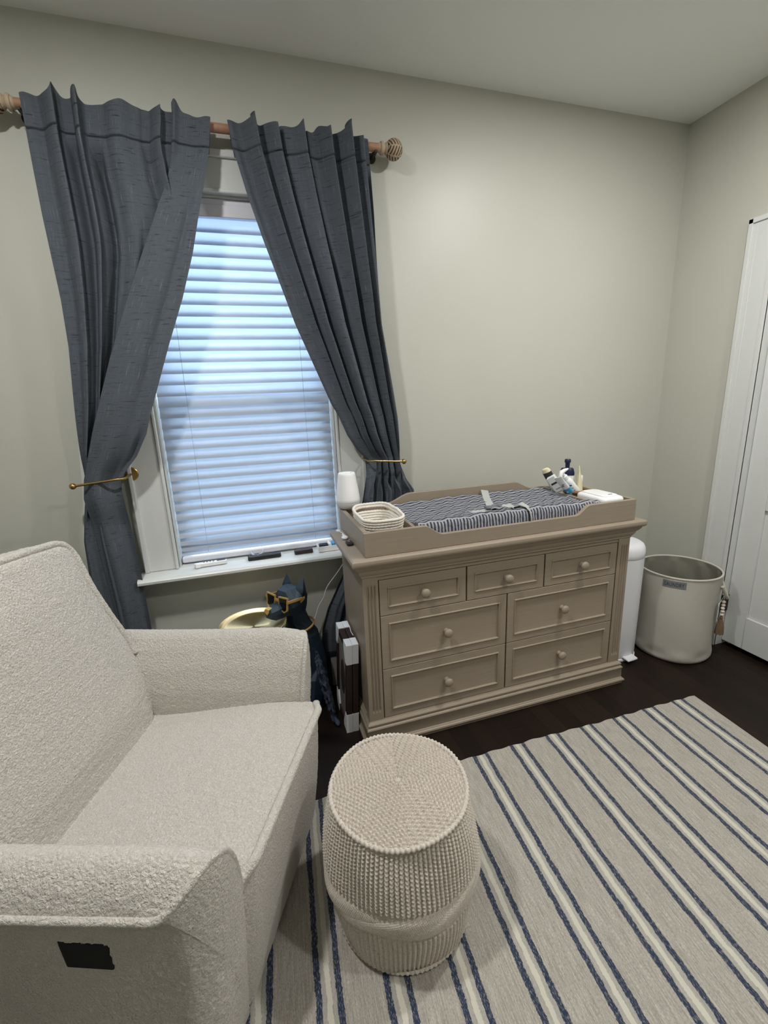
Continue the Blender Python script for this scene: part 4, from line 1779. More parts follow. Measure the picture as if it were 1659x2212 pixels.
# small printed carton, front left
p, q = Vector((-.905, -.345, KZ+.014)), Vector((-1.004, -.300, KZ+.160))
t_ = thing('carton', 'small open white carton with dark print leaning at the left end of the basket', 'carton', p, 0, 'toiletries in the wicker basket')
d = (q-p).normalized()
w = (ACR-d*ACR.dot(d)).normalized()
m = MB()
m.obox(p.lerp(q, .5), (w, d, d.cross(w)), (.021, (q-p).length/2, .014))
part('box', m, M['label'], t_, bevel=.001)
mark(p, q, .80, 0, .030, .010, .0146, M['darkprint'], t_)
mark(p, q, .62, .003, .026, .004, .0146, M['greyprint'], t_)
mark(p, q, .52, -.002, .030, .003, .0146, M['greyprint'], t_)
# white tube with a sky-blue band
p, q = Vector((-.880, -.368, KZ+.030)), Vector((-1.030, -.388, KZ+.172))
t_ = thing('tube', 'white ointment tube with a sky blue band lying forward in the basket', 'tube', p, 0, 'toiletries in the wicker basket')
part('body', axisloft(p, q, [(0, .014, .014), (.42, .018, .014)], wide=ACR), M['label'], t_)
part('band', axisloft(p, q, [(.42, .0182, .0142), (.60, .0188, .0130)], wide=ACR), M['blue'], t_)
part('upper', axisloft(p, q, [(.60, .0186, .0128), (.85, .0192, .008), (.97, .0195, .003), (1.0, .0195, .0015)], wide=ACR), M['label'], t_)
mark(p, q, .76, .003, .012, .004, .0105, M['darkprint'], t_)
mark(p, q, .71, -.003, .016, .0035, .0115, M['redprint'], t_)
mark(p, q, .50, 0, .010, .006, .0142, M['label'], t_)
# white pump spray lying at a slant
p, q = Vector((-.850, -.352, KZ+.045)), Vector((-.975, -.345, KZ+.190))
t_ = thing('spray_bottle', 'white pump spray bottle slanting across the middle of the basket', 'bottle', p, 0, 'toiletries in the wicker basket')
part('body', axisloft(p, q, [(0, .017, .017), (.03, .0195, .0195), (.62, .0195, .0195), (.70, .017, .017), (.74, .010, .010)], wide=ACR), M['label'], t_)
part('collar', axisloft(p, q, [(.73, .0125, .0125), (.84, .0125, .0125), (.85, .008, .008), (.93, .008, .008)], wide=ACR), M['white'], t_)
m = MB()
c_ = p.lerp(q, .95)
m.tube([c_+Vector((.030, -.004, .020)), c_+Vector((.012, -.002, .014)), c_+Vector((-.006, 0, .004)), c_+Vector((-.014, -.004, -.014)), c_+Vector((-.012, -.006, -.030))], [.004, .009, .012, .010, .007], 14)
part('pump_head', m, M['white'], t_)
mark(p, q, .56, 0, .022, .006, .0198, M['darkprint'], t_)
for f_ in (.46, .38, .32, .20):
    mark(p, q, f_, 0, .022, .0028, .0198, M['greyprint'], t_)
# teal cap peeping out below
p, q = Vector((-.880, -.330, KZ+.02)), Vector((-.945, -.330, KZ+.118))
t_ = thing('tube', 'teal tube half hidden between the ointment tube and the spray bottle', 'tube', p, 0, 'toiletries in the wicker basket')
part('body', axisloft(p, q, [(0, .010, .010), (.9, .012, .011), (1, .008, .008)], wide=ACR), M['teal'], t_)
# yellow bottle behind
p, q = Vector((-.838, -.262, KZ+.0065)), Vector((-.822, -.245, KZ+.155))
t_ = thing('bottle', 'slim yellow bottle behind the white pointed tube in the basket', 'bottle', p, 0, 'toiletries in the wicker basket')
part('body', axisloft(p, q, [(0, .012, .012), (.8, .0125, .0125), (.93, .010, .010), (1.0, .004, .004)], wide=ACR), M['yellow'], t_)
# white cream tube standing on its cap, crimped end up
p, q = Vector((-.846, -.335, KZ+.0065)), Vector((-.850, -.325, KZ+.206))
t_ = thing('tube', 'cream-coloured tube standing crimped point upward at the right of the basket', 'tube', p, 0, 'toiletries in the wicker basket')
part('body', axisloft(p, q, [(.16, .019, .019), (.30, .0195, .019), (.6, .0125, .020), (.85, .0055, .021), (.98, .0015, .0215), (1.0, .0012, .0215)], wide=ACR), M['cream'], t_)
part('cap', axisloft(p, q, [(0, .015, .015), (.15, .016, .016), (.16, .015, .015)], wide=ACR), M['white'], t_)
p, q = Vector((-.828, -.300, KZ+.0065)), Vector((-.808, -.285, KZ+.150))
t_ = thing('tube', 'short white tube with a small blue mark at the far right of the basket', 'tube', p, 0, 'toiletries in the wicker basket')
part('body', axisloft(p, q, [(0, .014, .012), (.5, .0145, .010), (.97, .015, .003), (1.0, .015, .0015)], wide=ACR), M['label'], t_)
mark(p, q, .62, 0, .008, .010, .0100, M['blue'], t_)

# ================================================================== WIPES DISPENSER
WXc, WYc, WZc = -.890, -.520, DZ+.0075
wd = thing('wipes_dispenser', 'white rounded wipes dispenser in the front right compartment of the tray', 'wipes dispenser', (WXc, WYc, WZc))
m = MB()
prof = [(.004, 0), (0, .004), (-.001, .060), (-.003, .082), (-.003, .090), (0, .097), (.006, .101), (.014, .1025)]
rs = [[(x, y, WZc+z) for x, y in rrect(WXc, WYc, .061-o_, .092-o_, .030)] for o_, z in prof]
m.rings(rs, True, True, True)
part('body', m, M['white'], wd, sharp=50)
m = MB()
prof = [(.016, .1028), (.0158, .1045), (.018, .1075), (.024, .1090), (.03, .1093)]
rs = [[(x, y, WZc+z) for x, y in rrect(WXc, WYc+.004, .061-o_, .092-o_, .022)] for o_, z in prof]
m.rings(rs, True, True, True)
part('lid', m, M['white'], wd, sharp=50)
m = MB()
m.prism([(x, y) for x, y in rrect(WXc+.004, WYc-.058, .012, .004, .0035, 6)], WZc+.1092, WZc+.1102, 'z')
part('press_button', m, M['greyprint'], wd)

# ================================================================== ODDMENTS ON THE DRESSER TOP
t_ = thing('key_fob', 'small black remote fob on the dresser top beside the tray', 'key fob', (-2.098, -.452, DZ))
m = MB()
m.prism(rrect(-2.100, -.452, .0135, .025, .009), DZ+.0005, DZ+.0115, 'z')
part('case', m, M['black'], t_, bevel=.002)
m = MB()
m.prism(rrect(-2.100, -.443, .006, .007, .003, 8), DZ+.0115, DZ+.0123, 'z')
part('button', m, M['buckle'], t_)
t_ = thing('charging_plug', 'small white round-headed plug with a short lead behind the black fob on the dresser', 'plug', (-2.101, -.375, DZ))
m = MB()
m.sphere((-2.1015, -.372, DZ+.0085), .0155, 24, 14, s=(.95, 1.15, .53))
part('head', m, M['white'], t_)
m = MB()
m.tube([(-2.1005, -.356, DZ+.0085), (-2.1000, -.335, DZ+.0075), (-2.0985, -.318, DZ+.007), (-2.095, -.300, DZ+.006), (-2.0985, -.275, DZ+.0048), (-2.104, -.255, DZ+.0045)], [.0075, .0060, .0045, .0022, .0020, .0020], 10)
part('lead', m, M['cord'], t_)
m = MB()
m.obox((-2.1055, -.245, DZ+.0045), ((1, .4, 0), (-.4, 1, 0), (0, 0, 1)), (.006, .011, .0038))
part('connector', m, M['white'], t_, bevel=.001)

# ================================================================== THINGS ON THE WINDOW STOOL
SZ = WZ0+.0025
t_ = thing('nail_trimmer', 'white slim gadget with a dark oval pad at the left end of the window stool', 'gadget', (-2.69, -.040, SZ))
a_ = math.radians(4)
m = MB()
pl = [( -2.69+x*math.cos(a_)-y*math.sin(a_), -.040+x*math.sin(a_)+y*math.cos(a_)) for x, y in rrect(0, 0, .073, .0125, .0115, 10)]
m.prism(pl, SZ, SZ+.020, 'z')
part('case', m, M['white'], t_, bevel=.004)
m = MB()
pl = [( -2.642+x*math.cos(a_)-y*math.sin(a_), -.0366+x*math.sin(a_)+y*math.cos(a_)) for x, y in rrect(0, 0, .020, .0075, .007, 10)]
m.prism(pl, SZ+.0195, SZ+.0212, 'z')
part('pad', m, M['darkprint'], t_)
m = MB()
for k in range(4):
    cx_ = -2.677-.014*k
    m.prism(rrect(cx_, -.0395, .0035, .006, .003, 6), SZ+.0195, SZ+.0210, 'z')
part('buttons', m, M['greyprint'], t_)
m = MB()
m.box(-2.756, -2.735, -.062, -.052, SZ, SZ+.012)
part('clip', m, M['white'], t_, bevel=.002)
for nm, xa, xb, lab, mt in (('remote_control', -2.520, -2.362, 'long black remote control in the middle of the window stool', 'black'), ('remote_control', -2.296, -2.204, 'short dark brown remote control on the window stool near the dresser', 'espresso')):
    ln = (xb-xa)/2
    t_ = thing(nm, lab, 'remote control', ((xa+xb)/2, -.038, SZ), 0, 'remote controls on the window stool')
    m = MB()
    m.prism(rrect((xa+xb)/2, -.036, ln, .0165, .007, 8), SZ, SZ+.019, 'z')
    part('case', m, M[mt], t_, bevel=.003)
    m = MB()
    if ln > .06:
        m.prism(rrect(xa+.048, -.036, .004, .004, .0035, 6), SZ+.0188, SZ+.0200, 'z')
        part('button', m, M['greyprint'], t_)
        m = MB()
        for k in range(7):
            m.prism(rrect(xa+.075+.011*k, -.036+(.005 if k % 2 else -.005), .003, .003, .0028, 6), SZ+.0188, SZ+.0196, 'z')
        part('keypad', m, M['darkprint'], t_)
    else:
        m.prism(rrect(xb-.014, -.036, .006, .006, .0055, 8), SZ+.0188, SZ+.0200, 'z')
        part('button', m, M['redprint'], t_)
t_ = thing('storage_box', 'shallow white open box on the window stool against the dresser', 'box', (-2.12, -.035, SZ))
m = MB()
m.box(-2.178, -2.064, -.066, .004, SZ, SZ+.003)
for xa, xb, ya, yb in ((-2.178, -2.175, -.066, .004), (-2.067, -2.064, -.066, .004), (-2.175, -2.067, -.066, -.063), (-2.175, -2.067, .001, .004)):
    m.box(xa, xb, ya, yb, SZ+.003, SZ+.028)
part('tray', m, M['white'], t_, bevel=.001)
u_ = thing('small_case', 'little black case lying in the white box on the window stool', 'case', (-2.147, -.03, SZ+.003))
m = MB()
m.prism(rrect(-2.147, -.035, .022, .017, .008, 8), SZ+.0034, SZ+.034, 'z')
part('shell', m, M['black'], u_, bevel=.004)
for k, (xa, c_, nm2) in enumerate(((-2.116, 'white', 'left'), (-2.096, 'blue', 'middle'), (-2.080, 'label', 'right'))):
    u_ = thing('small_tube', {0: 'tiny white tube beside the black case in the white box', 1: 'tiny blue tube between two white tubes in the white box', 2: 'tiny pale tube at the dresser end of the white box'}[k], 'tube', (xa, -.03, SZ+.0034), 0, 'tiny tubes in the white box')
    m = MB()
    m.lathe([(.0068, -.028), (.0072, -.026), (.0072, .016), (.005, .02), (.005, .030)], (xa, -.032, SZ+.0305), 16, axis='y')
    m.box(xa-.006, xa+.006, -.05, -.012, SZ+.0034, SZ+.025)
    part('tube_body', m, M[c_], u_)

# white cord hanging from behind the dresser to the floor behind the dog
pts = [(-2.045, -.125, .735), (-2.052, -.130, .700), (-2.062, -.128, .672), (-2.092, -.080, .602), (-2.118, -.068, .565), (-2.143, -.060, .533), (-2.160, -.060, .503), (-2.167, -.060, .470), (-2.184, -.058, .447), (-2.200, -.056, .425), (-2.208, -.055, .400), (-2.220, -.055, .366), (-2.238, -.056, .336), (-2.262, -.058, .304), (-2.290, -.06, .25), (-2.310, -.06, .14), (-2.316, -.06, .02), (-2.33, -.06, .003)]
m = MB()
m.tube(smooth_poly(resample(pts, .01), 4), .0024, 8)
tag(part('power_cord', m, M['cord'], None, sharp=0), 'thin white cord hanging from the window stool past the dresser to the floor', 'cord')

# ================================================================== DOG STATUE WITH A BRASS TRAY
HC = Vector((-2.366, -.250, .572))
F_ = Vector((-.79, -.58, .12)).normalized()
S_ = Vector((.59, -.805, 0)).normalized()
U_ = S_.cross(F_)
if U_.z < 0:
    U_ = -U_
dg = thing('dog_statue', 'faceted navy dog statue in gold sunglasses holding a round brass tray, behind the armchair', 'dog statue', (-2.30, -.20, 0))
def hp(d, s, u):
    return HC+F_*(d*(.90 if d > 0 else 1))+S_*(s*1.06)+U_*u
def hsec(d, w, top, mid, bot, wb_):
    return [hp(d, -w*.52, top), hp(d, w*.52, top), hp(d, w, mid), hp(d, w*.96, mid-(mid-bot)*.45), hp(d, wb_, bot), hp(d, -wb_, bot), hp(d, -w*.96, mid-(mid-bot)*.45), hp(d, -w, mid)]
m = MB()
m.rings([hsec(-.092, .030, .030, .012, -.060, .024), hsec(-.075, .052, .048, .022, -.085, .036), hsec(-.030, .064, .062, .028, -.082, .040), hsec(.012, .060, .058, .018, -.066, .030), hsec(.034, .050, .048, .012, -.066, .026), hsec(.050, .035, .004, -.012, -.070, .022), hsec(.092, .030, -.008, -.022, -.070, .020), hsec(.118, .023, -.014, -.028, -.060, .016), hsec(.124, .016, -.020, -.032, -.048, .010)], True, True, True)
part('head', m, M['resin'], dg, flat=True)
for s_ in (-1, 1):
    m = MB()
    base = [hp(-.016, s_*.034, .050), hp(-.030, s_*.066, .034), hp(-.062, s_*.058, .030), hp(-.056, s_*.034, .050)]
    midr = [hp(-.020, s_*.034, .064), hp(-.034, s_*.066, .056), hp(-.060, s_*.056, .054), hp(-.056, s_*.036, .064)]
    tip = hp(-.048, s_*.052, .106)
    vs_ = base+midr+[tip]
    fs = [(i, (i+1) % 4, 4+(i+1) % 4, 4+i) for i in range(4)]+[(4+i, 4+(i+1) % 4, 8) for i in range(4)]+[(3, 2, 1, 0)]
    m.add(vs_, fs)
    part('ear', m, M['resin'], dg, flat=True)
m = MB()
m.add([hp(.127, -.013, -.016), hp(.127, .013, -.016), hp(.131, .016, -.026), hp(.128, 0, -.042), hp(.131, -.016, -.026), hp(.108, -.012, -.009), hp(.108, .012, -.009)], [(0, 1, 2, 3, 4), (5, 6, 1, 0)])
part('nose', m, M['gold'], dg, flat=True)
# sunglasses
gl = MB()
for s_ in (-1, 1):
    outer = [(.010, .034), (.066, .038), (.064, -.022), (.046, -.036), (.024, -.026), (.012, -.006)]
    cx_ = sum(a for a, _ in outer)/6
    cz_ = sum(c_ for _, c_ in outer)/6
    inner = [(cx_+(a-cx_)*.85, cz_+(c_-cz_)*.85) for a, c_ in outer]
    dd = .064
    sw = lambda a: dd-.10*max(0, a-.01)*.25
    r1 = [hp(sw(a)-.004, s_*a, c_) for a, c_ in outer]
    r2 = [hp(sw(a)+.005, s_*a, c_) for a, c_ in outer]
    r3 = [hp(sw(a)+.005, s_*a, c_) for a, c_ in inner]
    r4 = [hp(sw(a)-.004, s_*a, c_) for a, c_ in inner]
    gl.rings([r1, r2, r3, r4, r1], True)
    gl.obox(hp(.020, s_*.068, .018), (F_, S_, U_), (.044, .0035, .0055))
    gl.obox(hp(-.028, s_*.068, .010), (F_-U_*.6, S_, U_), (.014, .0035, .005))
gl.obox(hp(.066, 0, .016), (S_, F_, U_), (.013, .004, .005))
sg = part('sunglasses', gl, M['gold'], dg, flat=True)
sg['label'] = 'gold framed sunglasses'
for s_ in (-1, 1):
    m = MB()
    outer = [(.010, .034), (.066, .038), (.064, -.022), (.046, -.036), (.024, -.026), (.012, -.006)]
    cx_ = sum(a for a, _ in outer)/6
    cz_ = sum(c_ for _, c_ in outer)/6
    q_ = [hp(.064-.025*max(0, a-.01), s_*a, c_) for a, c_ in [(cx_+(a-cx_)*.82, cz_+(c_-cz_)*.82) for a, c_ in outer]]
    m.rings([q_, [p_+F_*.0015 for p_ in q_]], True, True, True)
    part('lens', m, M['lens'], sg, flat=True)
# neck and seated body
def bsec(c_, rx, ry, n_=9, ph=0.0):
    return [(c_[0]+rx*math.cos(2*PI*k/n_+ph), c_[1]+ry*math.sin(2*PI*k/n_+ph), c_[2]) for k in range(n_)]
m = MB()
m.rings([bsec((-2.340, -.232, .545), .046, .044), bsec((-2.334, -.226, .500), .050, .050, 9, .2), bsec((-2.326, -.220, .455), .054, .054, 9, .1), bsec((-2.318, -.215, .420), .062, .058, 9, .3), bsec((-2.306, -.212, .372), .076, .064, 9, .2), bsec((-2.298, -.210, .30), .084, .068, 9, .4), bsec((-2.290, -.208, .22), .092, .074, 9, .2), bsec((-2.290, -.206, .12), .094, .082, 9, .35), bsec((-2.290, -.206, .03), .098, .088, 9, .2), bsec((-2.290, -.206, .002), .098, .088, 9, .2)], True, True, True)
part('body', m, M['resin'], dg, flat=True)
m = MB()
pts = [(-2.318+.069*math.cos(a), -.215+.066*math.sin(a), .418+.012*math.cos(a-.5)) for a in np.linspace(0, 2*PI, 40)[:-1]]
m.tube(pts, .0055, 8, closed=True)
part('collar', m, M['gold'], dg)
for s_ in (-1, 1):
    m = MB()
    a0 = Vector((-2.35, -.225, .36))+S_*(s_*.045)
    a1 = Vector((-2.40, -.255, .42))+S_*(s_*.045)
    a2 = Vector((-2.452, -.272, .462))+S_*(s_*.035)
    m.tube([a0, a0.lerp(a1, .5), a1, a1.lerp(a2, .6), a2], [.024, .022, .020, .017, .019], 7)
    part('foreleg', m, M['resin'], dg, flat=True)
    m = MB()
    h0 = Vector((-2.30, -.215, .14))+S_*(s_*.075)
    m.rings([[h0+F_*(r_*math.cos(k*PI/4)*1.1+dx)+Vector((0, 0, 1))*(zz2)+S_*(r_*.55*math.sin(k*PI/4)) for k in range(8)] for r_, dx, zz2 in ((.02, -.01, .06), (.055, 0, .02), (.065, .01, -.05), (.058, .03, -.10), (.06, .035, -.136))], True, True, True)
    part('haunch', m, M['resin'], dg, flat=True)
PLC = (-2.525, -.272, .484)
m = MB()
m.lathe([(.002, -.0040), (.128, -.0035), (.136, .000), (.144, .012), (.1475, .015), (.1485, .014), (.1455, .011), (.1375, -.003), (.129, -.0075), (.002, -.008)], (0, 0, 0), 90, cap0=False, cap1=False)
pt_ = part('serving_tray', m, M['brass_spun'], dg, local=True)
pt_.location = Vector(PLC)-abspos(dg)
pt_['label'] = 'round brass tray'

# ================================================================== FRAMES LEANING BESIDE THE DRESSER
FH, FY0, FY1 = .432, -.510, -.285
def picture(x0, label):
    t_ = thing('picture_frame', label, 'picture frame', (x0+.012, (FY0+FY1)/2, 0), 0, 'dark frames with card corners')
    xa, xb, w_ = x0, x0+.0252, .030
    m_ = MB()
    m_.box(xa, xb, FY0+.001, FY0+w_, .003, FH-.003)
    m_.box(xa, xb, FY1-w_, FY1-.001, .003, FH-.003)
    m_.box(xa, xb, FY0+w_, FY1-w_, .003, .003+w_)
    m_.box(xa, xb, FY0+w_, FY1-w_, FH-.003-w_, FH-.003)
    part('rim', m_, M['espresso'], t_, bevel=.0015)
    m_ = MB()
    m_.box(xa+.008, xb-.006, FY0+w_, FY1-w_, .003+w_, FH-.003-w_)
    part('mat', m_, M['matboard'], t_)
    m_ = MB()
    m_.lathe([(.045, -.001), (.045, .0005)], (xa+.0075, (FY0+FY1)/2, FH/2), 40, axis='x', sy=1.9)
    part('print', m_, M['photo'], t_)
    for ya, yb, yo_ in ((FY0, FY0+.062, FY0), (FY1-.062, FY1, FY1)):
        for za, zb in ((.0005, .092), (FH-.092, FH)):
            m_ = MB()
            lo = za < .1
            # folded card: wide at the corner, cut on the slant
            o_ = FY0 if yo_ == FY0 else FY1
            sg_ = 1 if yo_ == FY0 else -1
            zc = za if lo else zb
            zd = zb if lo else za
            poly = [(o_-sg_*.0008, zc), (o_+sg_*.062, zc), (o_+sg_*.062, zc+(zd-zc)*.25), (o_+sg_*.030, zd), (o_-sg_*.0008, zd)]
            m_.prism(poly, xa-.0008, xb+.0008, 'x')
            part('corner_protector', m_, M['card'], t_)
    t_.rotation_euler = (0, math.radians(3.0), 0)
    return t_
# both stand on edge against the dresser's side
picture(-2.1760, 'dark brown picture frame with white card corners, the one further from the dresser')
picture(-2.1482, 'dark brown picture frame with white card corners standing against the dresser side')
m = MB()
m.tube(smooth_poly(resample([(-2.106, -.300, FH+.0042), (-2.102, -.35, FH+.003), (-2.107, -.40, FH+.0015), (-2.105, -.435, FH+.002)], .006), 3), .0018, 8)
tag(part('cable', m, M['cord'], None), 'short thin white cable lying along the top edge of the dark frames', 'cable')
# low black frame leaning on the wall
bf = thing('picture_frame', 'low black frame with a pale mat leaning against the wall behind the plastic bag', 'picture frame', (-2.26, -.155, 0))
def lean(x, y, z):
    return (x, -.150+y+.04*(.185-z)/.185*-1+.02, z)
m = MB()
for xa, xb, za, zb in ((-2.186, -2.100, .168, .186), (-2.186, -2.100, .001, .018), (-2.186, -2.172, .018, .168), (-2.114, -2.100, .018, .168)):
    vs_ = [lean(x, y, z) for z in (za, zb) for y in (-.008, .008) for x in (xa, xb)]
    m.add(vs_, [(0, 2, 3, 1), (4, 5, 7, 6), (0, 1, 5, 4), (2, 6, 7, 3), (0, 4, 6, 2), (1, 3, 7, 5)])
part('rim', m, M['blackframe'], bf)
m = MB()
vs_ = [lean(x, y, z) for z in (.018, .168) for y in (-.003, .006) for x in (-2.172, -2.114)]
m.add(vs_, [(0, 2, 3, 1), (4, 5, 7, 6), (0, 1, 5, 4), (2, 6, 7, 3), (0, 4, 6, 2), (1, 3, 7, 5)])
part('mat', m, M['matboard'], bf)
# plastic-wrapped panel slumped between chair and frames
pg = thing('plastic_bag', 'crumpled clear plastic bag round a dark flat panel, slumped between armchair and frames', 'plastic bag', (-2.215, -.40, 0))
def bagp(u, v, sd):
    top = Vector((-2.268, -.385, .312))
    bot = Vector((-2.214, -.415, .006))
    c_ = top.lerp(bot, v)
    wd_ = Vector((.012, .115, .0))
    th_ = Vector((.93, 0, .27))
    bul = .014*math.sin(PI*u)**.6*math.sin(PI*min(1, v*1.02))**.5
    n_ = .005*math.sin(u*17+v*31+sd)+.004*math.sin(u*39-v*23)+.003*math.sin(v*71+u*11)
    return c_+wd_*(u-.2)+th_*(sd*(bul+.003)+n_*.7)
m = MB()
NU_, NV_ = 26, 50
for sd in (-1, 1):
    m.grid(lambda u, v, s=sd: bagp(u, v, s), NU_, NV_)
part('film', m, M['film'], pg, sharp=0)
m = MB()
vs_ = []
for v in (.08, .88):
    for u in (.1, .9):
        for sd in (-.2, .2):
            vs_.append(bagp(u, v, sd))
m.add(vs_, [(0, 1, 3, 2), (4, 6, 7, 5), (0, 2, 6, 4), (1, 5, 7, 3), (0, 4, 5, 1), (2, 3, 7, 6)])
part('wrapped_panel', m, plain('slate_panel', (62, 68, 82), .35), pg)
m = MB()
k0 = bagp(.2, 1, 0)
m.tube([k0+Vector((0, 0, .016)), k0+Vector((.006, -.01, .012)), k0+Vector((.012, -.03, .006)), k0+Vector((.010, -.045, .010))], [.016, .008, .012, .006], 9)
part('knot', m, M['film'], pg)

# ================================================================== DIAPER PAIL
QX, QY = -.600, -.375
pl_ = thing('diaper_pail', 'tall white diaper pail with a domed lid between the dresser and the hamper', 'diaper pail', (QX, QY, 0))
m = MB()
m.lathe([(.116, .012), (.121, .016), (.1225, .026), (.1245, .30), (.127, .585), (.127, .588)], (QX, QY, 0), 64)
part('body', m, M['pail'], pl_)
m = MB()
m.lathe([(.1265, .589), (.1285, .592), (.129, .612), (.1265, .634), (.119, .650), (.106, .660), (.085, .6655), (.05, .668), (.002, .669)], (QX, QY, 0), 64)
ld_ = part('lid', m, M['pail'], pl_)
m = MB()
def slot(u, v):
    a = math.radians(-58+34*u)
    r_ = .1292
    return (QX+r_*math.cos(a), QY+r_*math.sin(a), .594+.008*v)
m.grid(slot, 14, 3)
part('lid_notch', m, M['ring'], ld_)
m = MB()
m.lathe([(.122, .0), (.126, .002), (.126, .010), (.120, .014)], (QX, QY, 0), 64)
part('foot_ring', m, M['pail'], pl_)
m = MB()
a_ = math.radians(-86)
dx_, dy_ = math.cos(a_), math.sin(a_)
m.obox((QX+dx_*.122, QY+dy_*.122, .024), ((dx_, dy_, -.12), (-dy_, dx_, 0), (0, 0, 1)), (.034, .036, .006))
part('pedal', m, M['pail'], pl_, bevel=.005, seg=3)

# ================================================================== LAUNDRY HAMPER
GX, GY, GR, GH = -.263, -.472, .194, .487
hm = thing('laundry_hamper', 'round white canvas laundry hamper with a grey label standing in the corner by the door', 'laundry hamper', (GX, GY, 0))
def hr(th, z):
    k = z/GH
    r_ = GR*(.975+.025*k)
    r_ += .006*math.sin(2*th+1.0)*math.sin(PI*k)+.004*math.sin(3*th+4*k)*math.sin(PI*k)+.005*math.exp(-((k-.08)/.06)**2)*math.sin(5*th)
    r_ -= .012*math.exp(-((k-.62)/.14)**2)*math.exp(-((((th+PI*.18+PI) % (2*PI))-PI)/.35)**2)
    return r_
m = MB()
def hout(u, v):
    th = 2*PI*u
    z = .0025+(GH-.0025)*v
    r_ = hr(th, z)
    if v < .04:
        r_ -= .010*(1-v/.04)**2
    return (GX+r_*math.cos(th), GY+r_*math.sin(th), z)
m.grid(hout, 120, 60, cu=True)
m.f.append(tuple(range(119, -1, -1)))
m.mi.append(0)
part('canvas_body', m, M['canvas'], hm, sharp=0)
m = MB()
def hin(u, v):
    th = 2*PI*u
    z = GH-(GH-.012)*v
    r_ = hr(th, z)-.0095-(.004*math.sin(9*th+8*v)*math.exp(-v*3)+.003*math.sin(17*th)*math.exp(-v*8))*sstep(.0, .06, v)
    return (GX+r_*math.cos(th), GY+r_*math.sin(th), z)
m.grid(hin, 160, 50, cu=True)
m.f.append(tuple(range(160*49, 160*50)))
m.mi.append(0)
part('lining', m, M['canvas_in'], hm, sharp=0)
m = MB()
m.tube([(GX+(hr(2*PI*k/90, GH)-.002)*math.cos(2*PI*k/90), GY+(hr(2*PI*k/90, GH)-.002)*math.sin(2*PI*k/90), GH+.001) for k in range(90)], .0056, 10, closed=True)
part('rim', m, M['canvas'], hm)
A0, A1, LZ0, LZ1 = math.radians(-161.5), math.radians(-130.5), .436, .474
m = MB()
def lab(u, v):
    th = A0+(A1-A0)*u
    z = LZ0+(LZ1-LZ0)*v
    r_ = hr(th, z)+.0012
    return (GX+r_*math.cos(th), GY+r_*math.sin(th), z)
m.grid(lab, 30, 6)
lbl = part('name_label', m, M['labelgrey'], hm, sharp=0)
lbl['label'] = 'grey label reading LAUNDRY'
fc = bpy.data.curves.new('lettering', 'FONT')
fc.body = 'LAUNDRY'
fc.align_x = 'CENTER'
fc.align_y = 'CENTER'
fc.size = 1.0
fc.space_character = 1.12
fo = bpy.data.objects.new('lettering_source', fc)
COL.objects.link(fo)
bpy.context.view_layer.update()
fm = bpy.data.meshes.new_from_object(fo.evaluated_get(bpy.context.evaluated_depsgraph_get()))
xs_ = [v.co.x for v in fm.vertices]
ys_ = [v.co.y for v in fm.vertices]
wd_, ht_ = max(xs_)-min(xs_), max(ys_)-min(ys_)
m = MB()
vs_ = []
for v in fm.vertices:
    fx = (v.co.x-min(xs_))/wd_
    fy = (v.co.y-min(ys_))/ht_
    th = A0+(A1-A0)*(.09+.82*fx)
    z = LZ0+(LZ1-LZ0)*(.24+.52*fy)
    r_ = hr(th, z)+.0020
    vs_.append((GX+r_*math.cos(th), GY+r_*math.sin(th), z))
m.add(vs_, [tuple(p.vertices) for p in fm.polygons])
part('lettering', m, M['ink'], lbl, flat=True)
bpy.data.objects.remove(fo, do_unlink=True)
bpy.data.meshes.remove(fm)
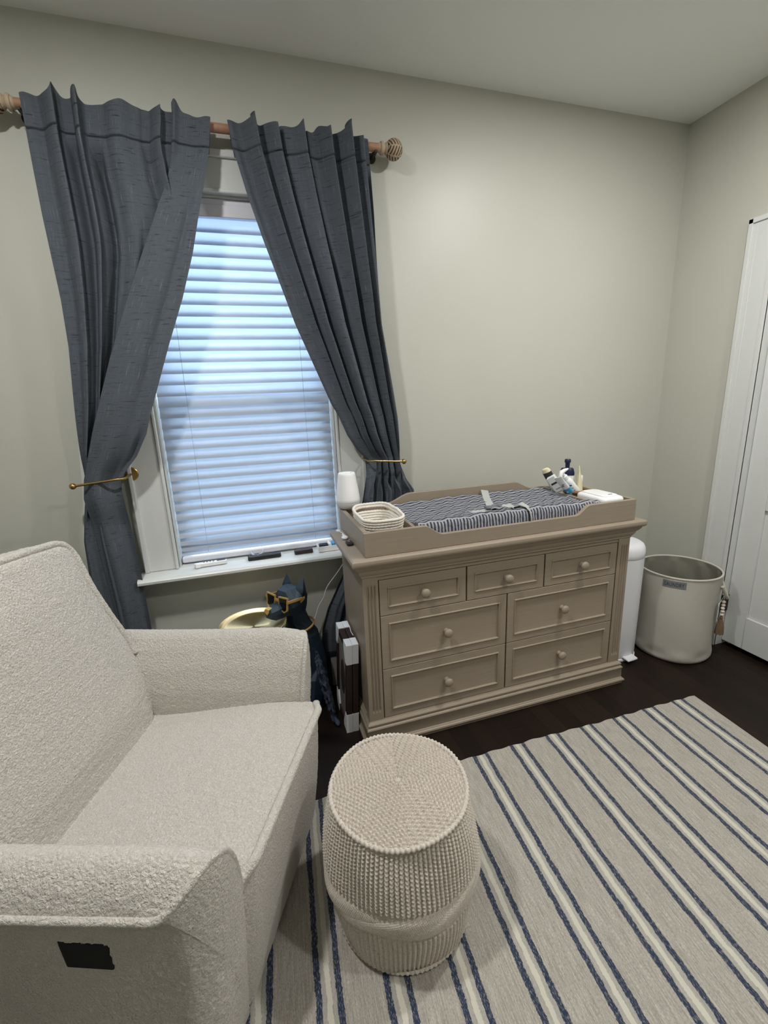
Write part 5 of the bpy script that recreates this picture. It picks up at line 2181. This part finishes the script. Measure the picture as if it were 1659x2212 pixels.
# carrying handles: a padded loop either side
for th in (math.radians(-52), math.radians(128)):
    r_ = hr(th, .40)
    cx_, cy_ = GX+r_*math.cos(th), GY+r_*math.sin(th)
    tx, ty = -math.sin(th), math.cos(th)
    nx, ny = math.cos(th), math.sin(th)
    pts = []
    for t2 in np.linspace(0, 1, 24):
        a = PI*t2
        off_ = .030*math.sin(a)+.002
        s2 = (.045-.09*t2)
        drop = -.075*math.sin(a)
        pts.append((cx_+tx*s2+nx*off_, cy_+ty*s2+ny*off_, .432+drop))
    m = MB()
    m.tube(pts, .0085, 10)
    part('handle', m, M['canvas'], hm)
# beaded tassel and its card tag hanging from the near handle
HX, HY = -.135, -.640
ts = thing('bead_tassel', 'string of pale wooden beads with a tan tassel hanging from the hamper handle', 'tassel', (HX, HY, .345))
m = MB()
m.tube([(HX, HY, .372), (HX, HY, .21)], .0012, 6)
part('string', m, M['cord'], ts)
for k in range(5):
    m = MB()
    m.sphere((HX+.001*(k % 2), HY, .332-.0185*k), .0098, 18, 10, s=(1, 1, .92))
    part('bead', m, M['bead'], ts)
m = MB()
def tas(u, v):
    a = 2*PI*u
    r_ = float(np.interp(v, [0, .08, .16, .24, .6, 1], [.004, .009, .0075, .010, .017, .020]))
    r_ *= 1+.10*math.sin(14*a)*sstep(.2, .4, v)
    return (HX+r_*math.cos(a), HY+r_*math.sin(a), .250-.105*v+.003*math.sin(9*a)*sstep(.9, 1, v))
m.grid(tas, 84, 40, cu=True)
part('tassel', m, M['tan'], ts, sharp=0)
ct = thing('card_tag', 'small white card tag hanging behind the wooden beads by the hamper', 'tag', (HX-.03, HY+.01, .33))
m = MB()
m.obox((HX-.040, HY-.004, .282), ((.8, .6, 0), (0, 0, 1), (.6, -.8, 0)), (.021, .044, .0008))
part('card', m, M['card'], ct)
m = MB()
m.obox((HX-.038, HY-.0052, .247), ((.8, .6, 0), (0, 0, 1), (.6, -.8, 0)), (.008, .0028, .0006))
part('print', m, M['darkprint'], ct)
m = MB()
m.tube([(HX-.040, HY-.004, .325), (HX-.018, HY-.002, .350), (HX-.002, HY, .371)], .001, 6)
part('string', m, M['cord'], ct)
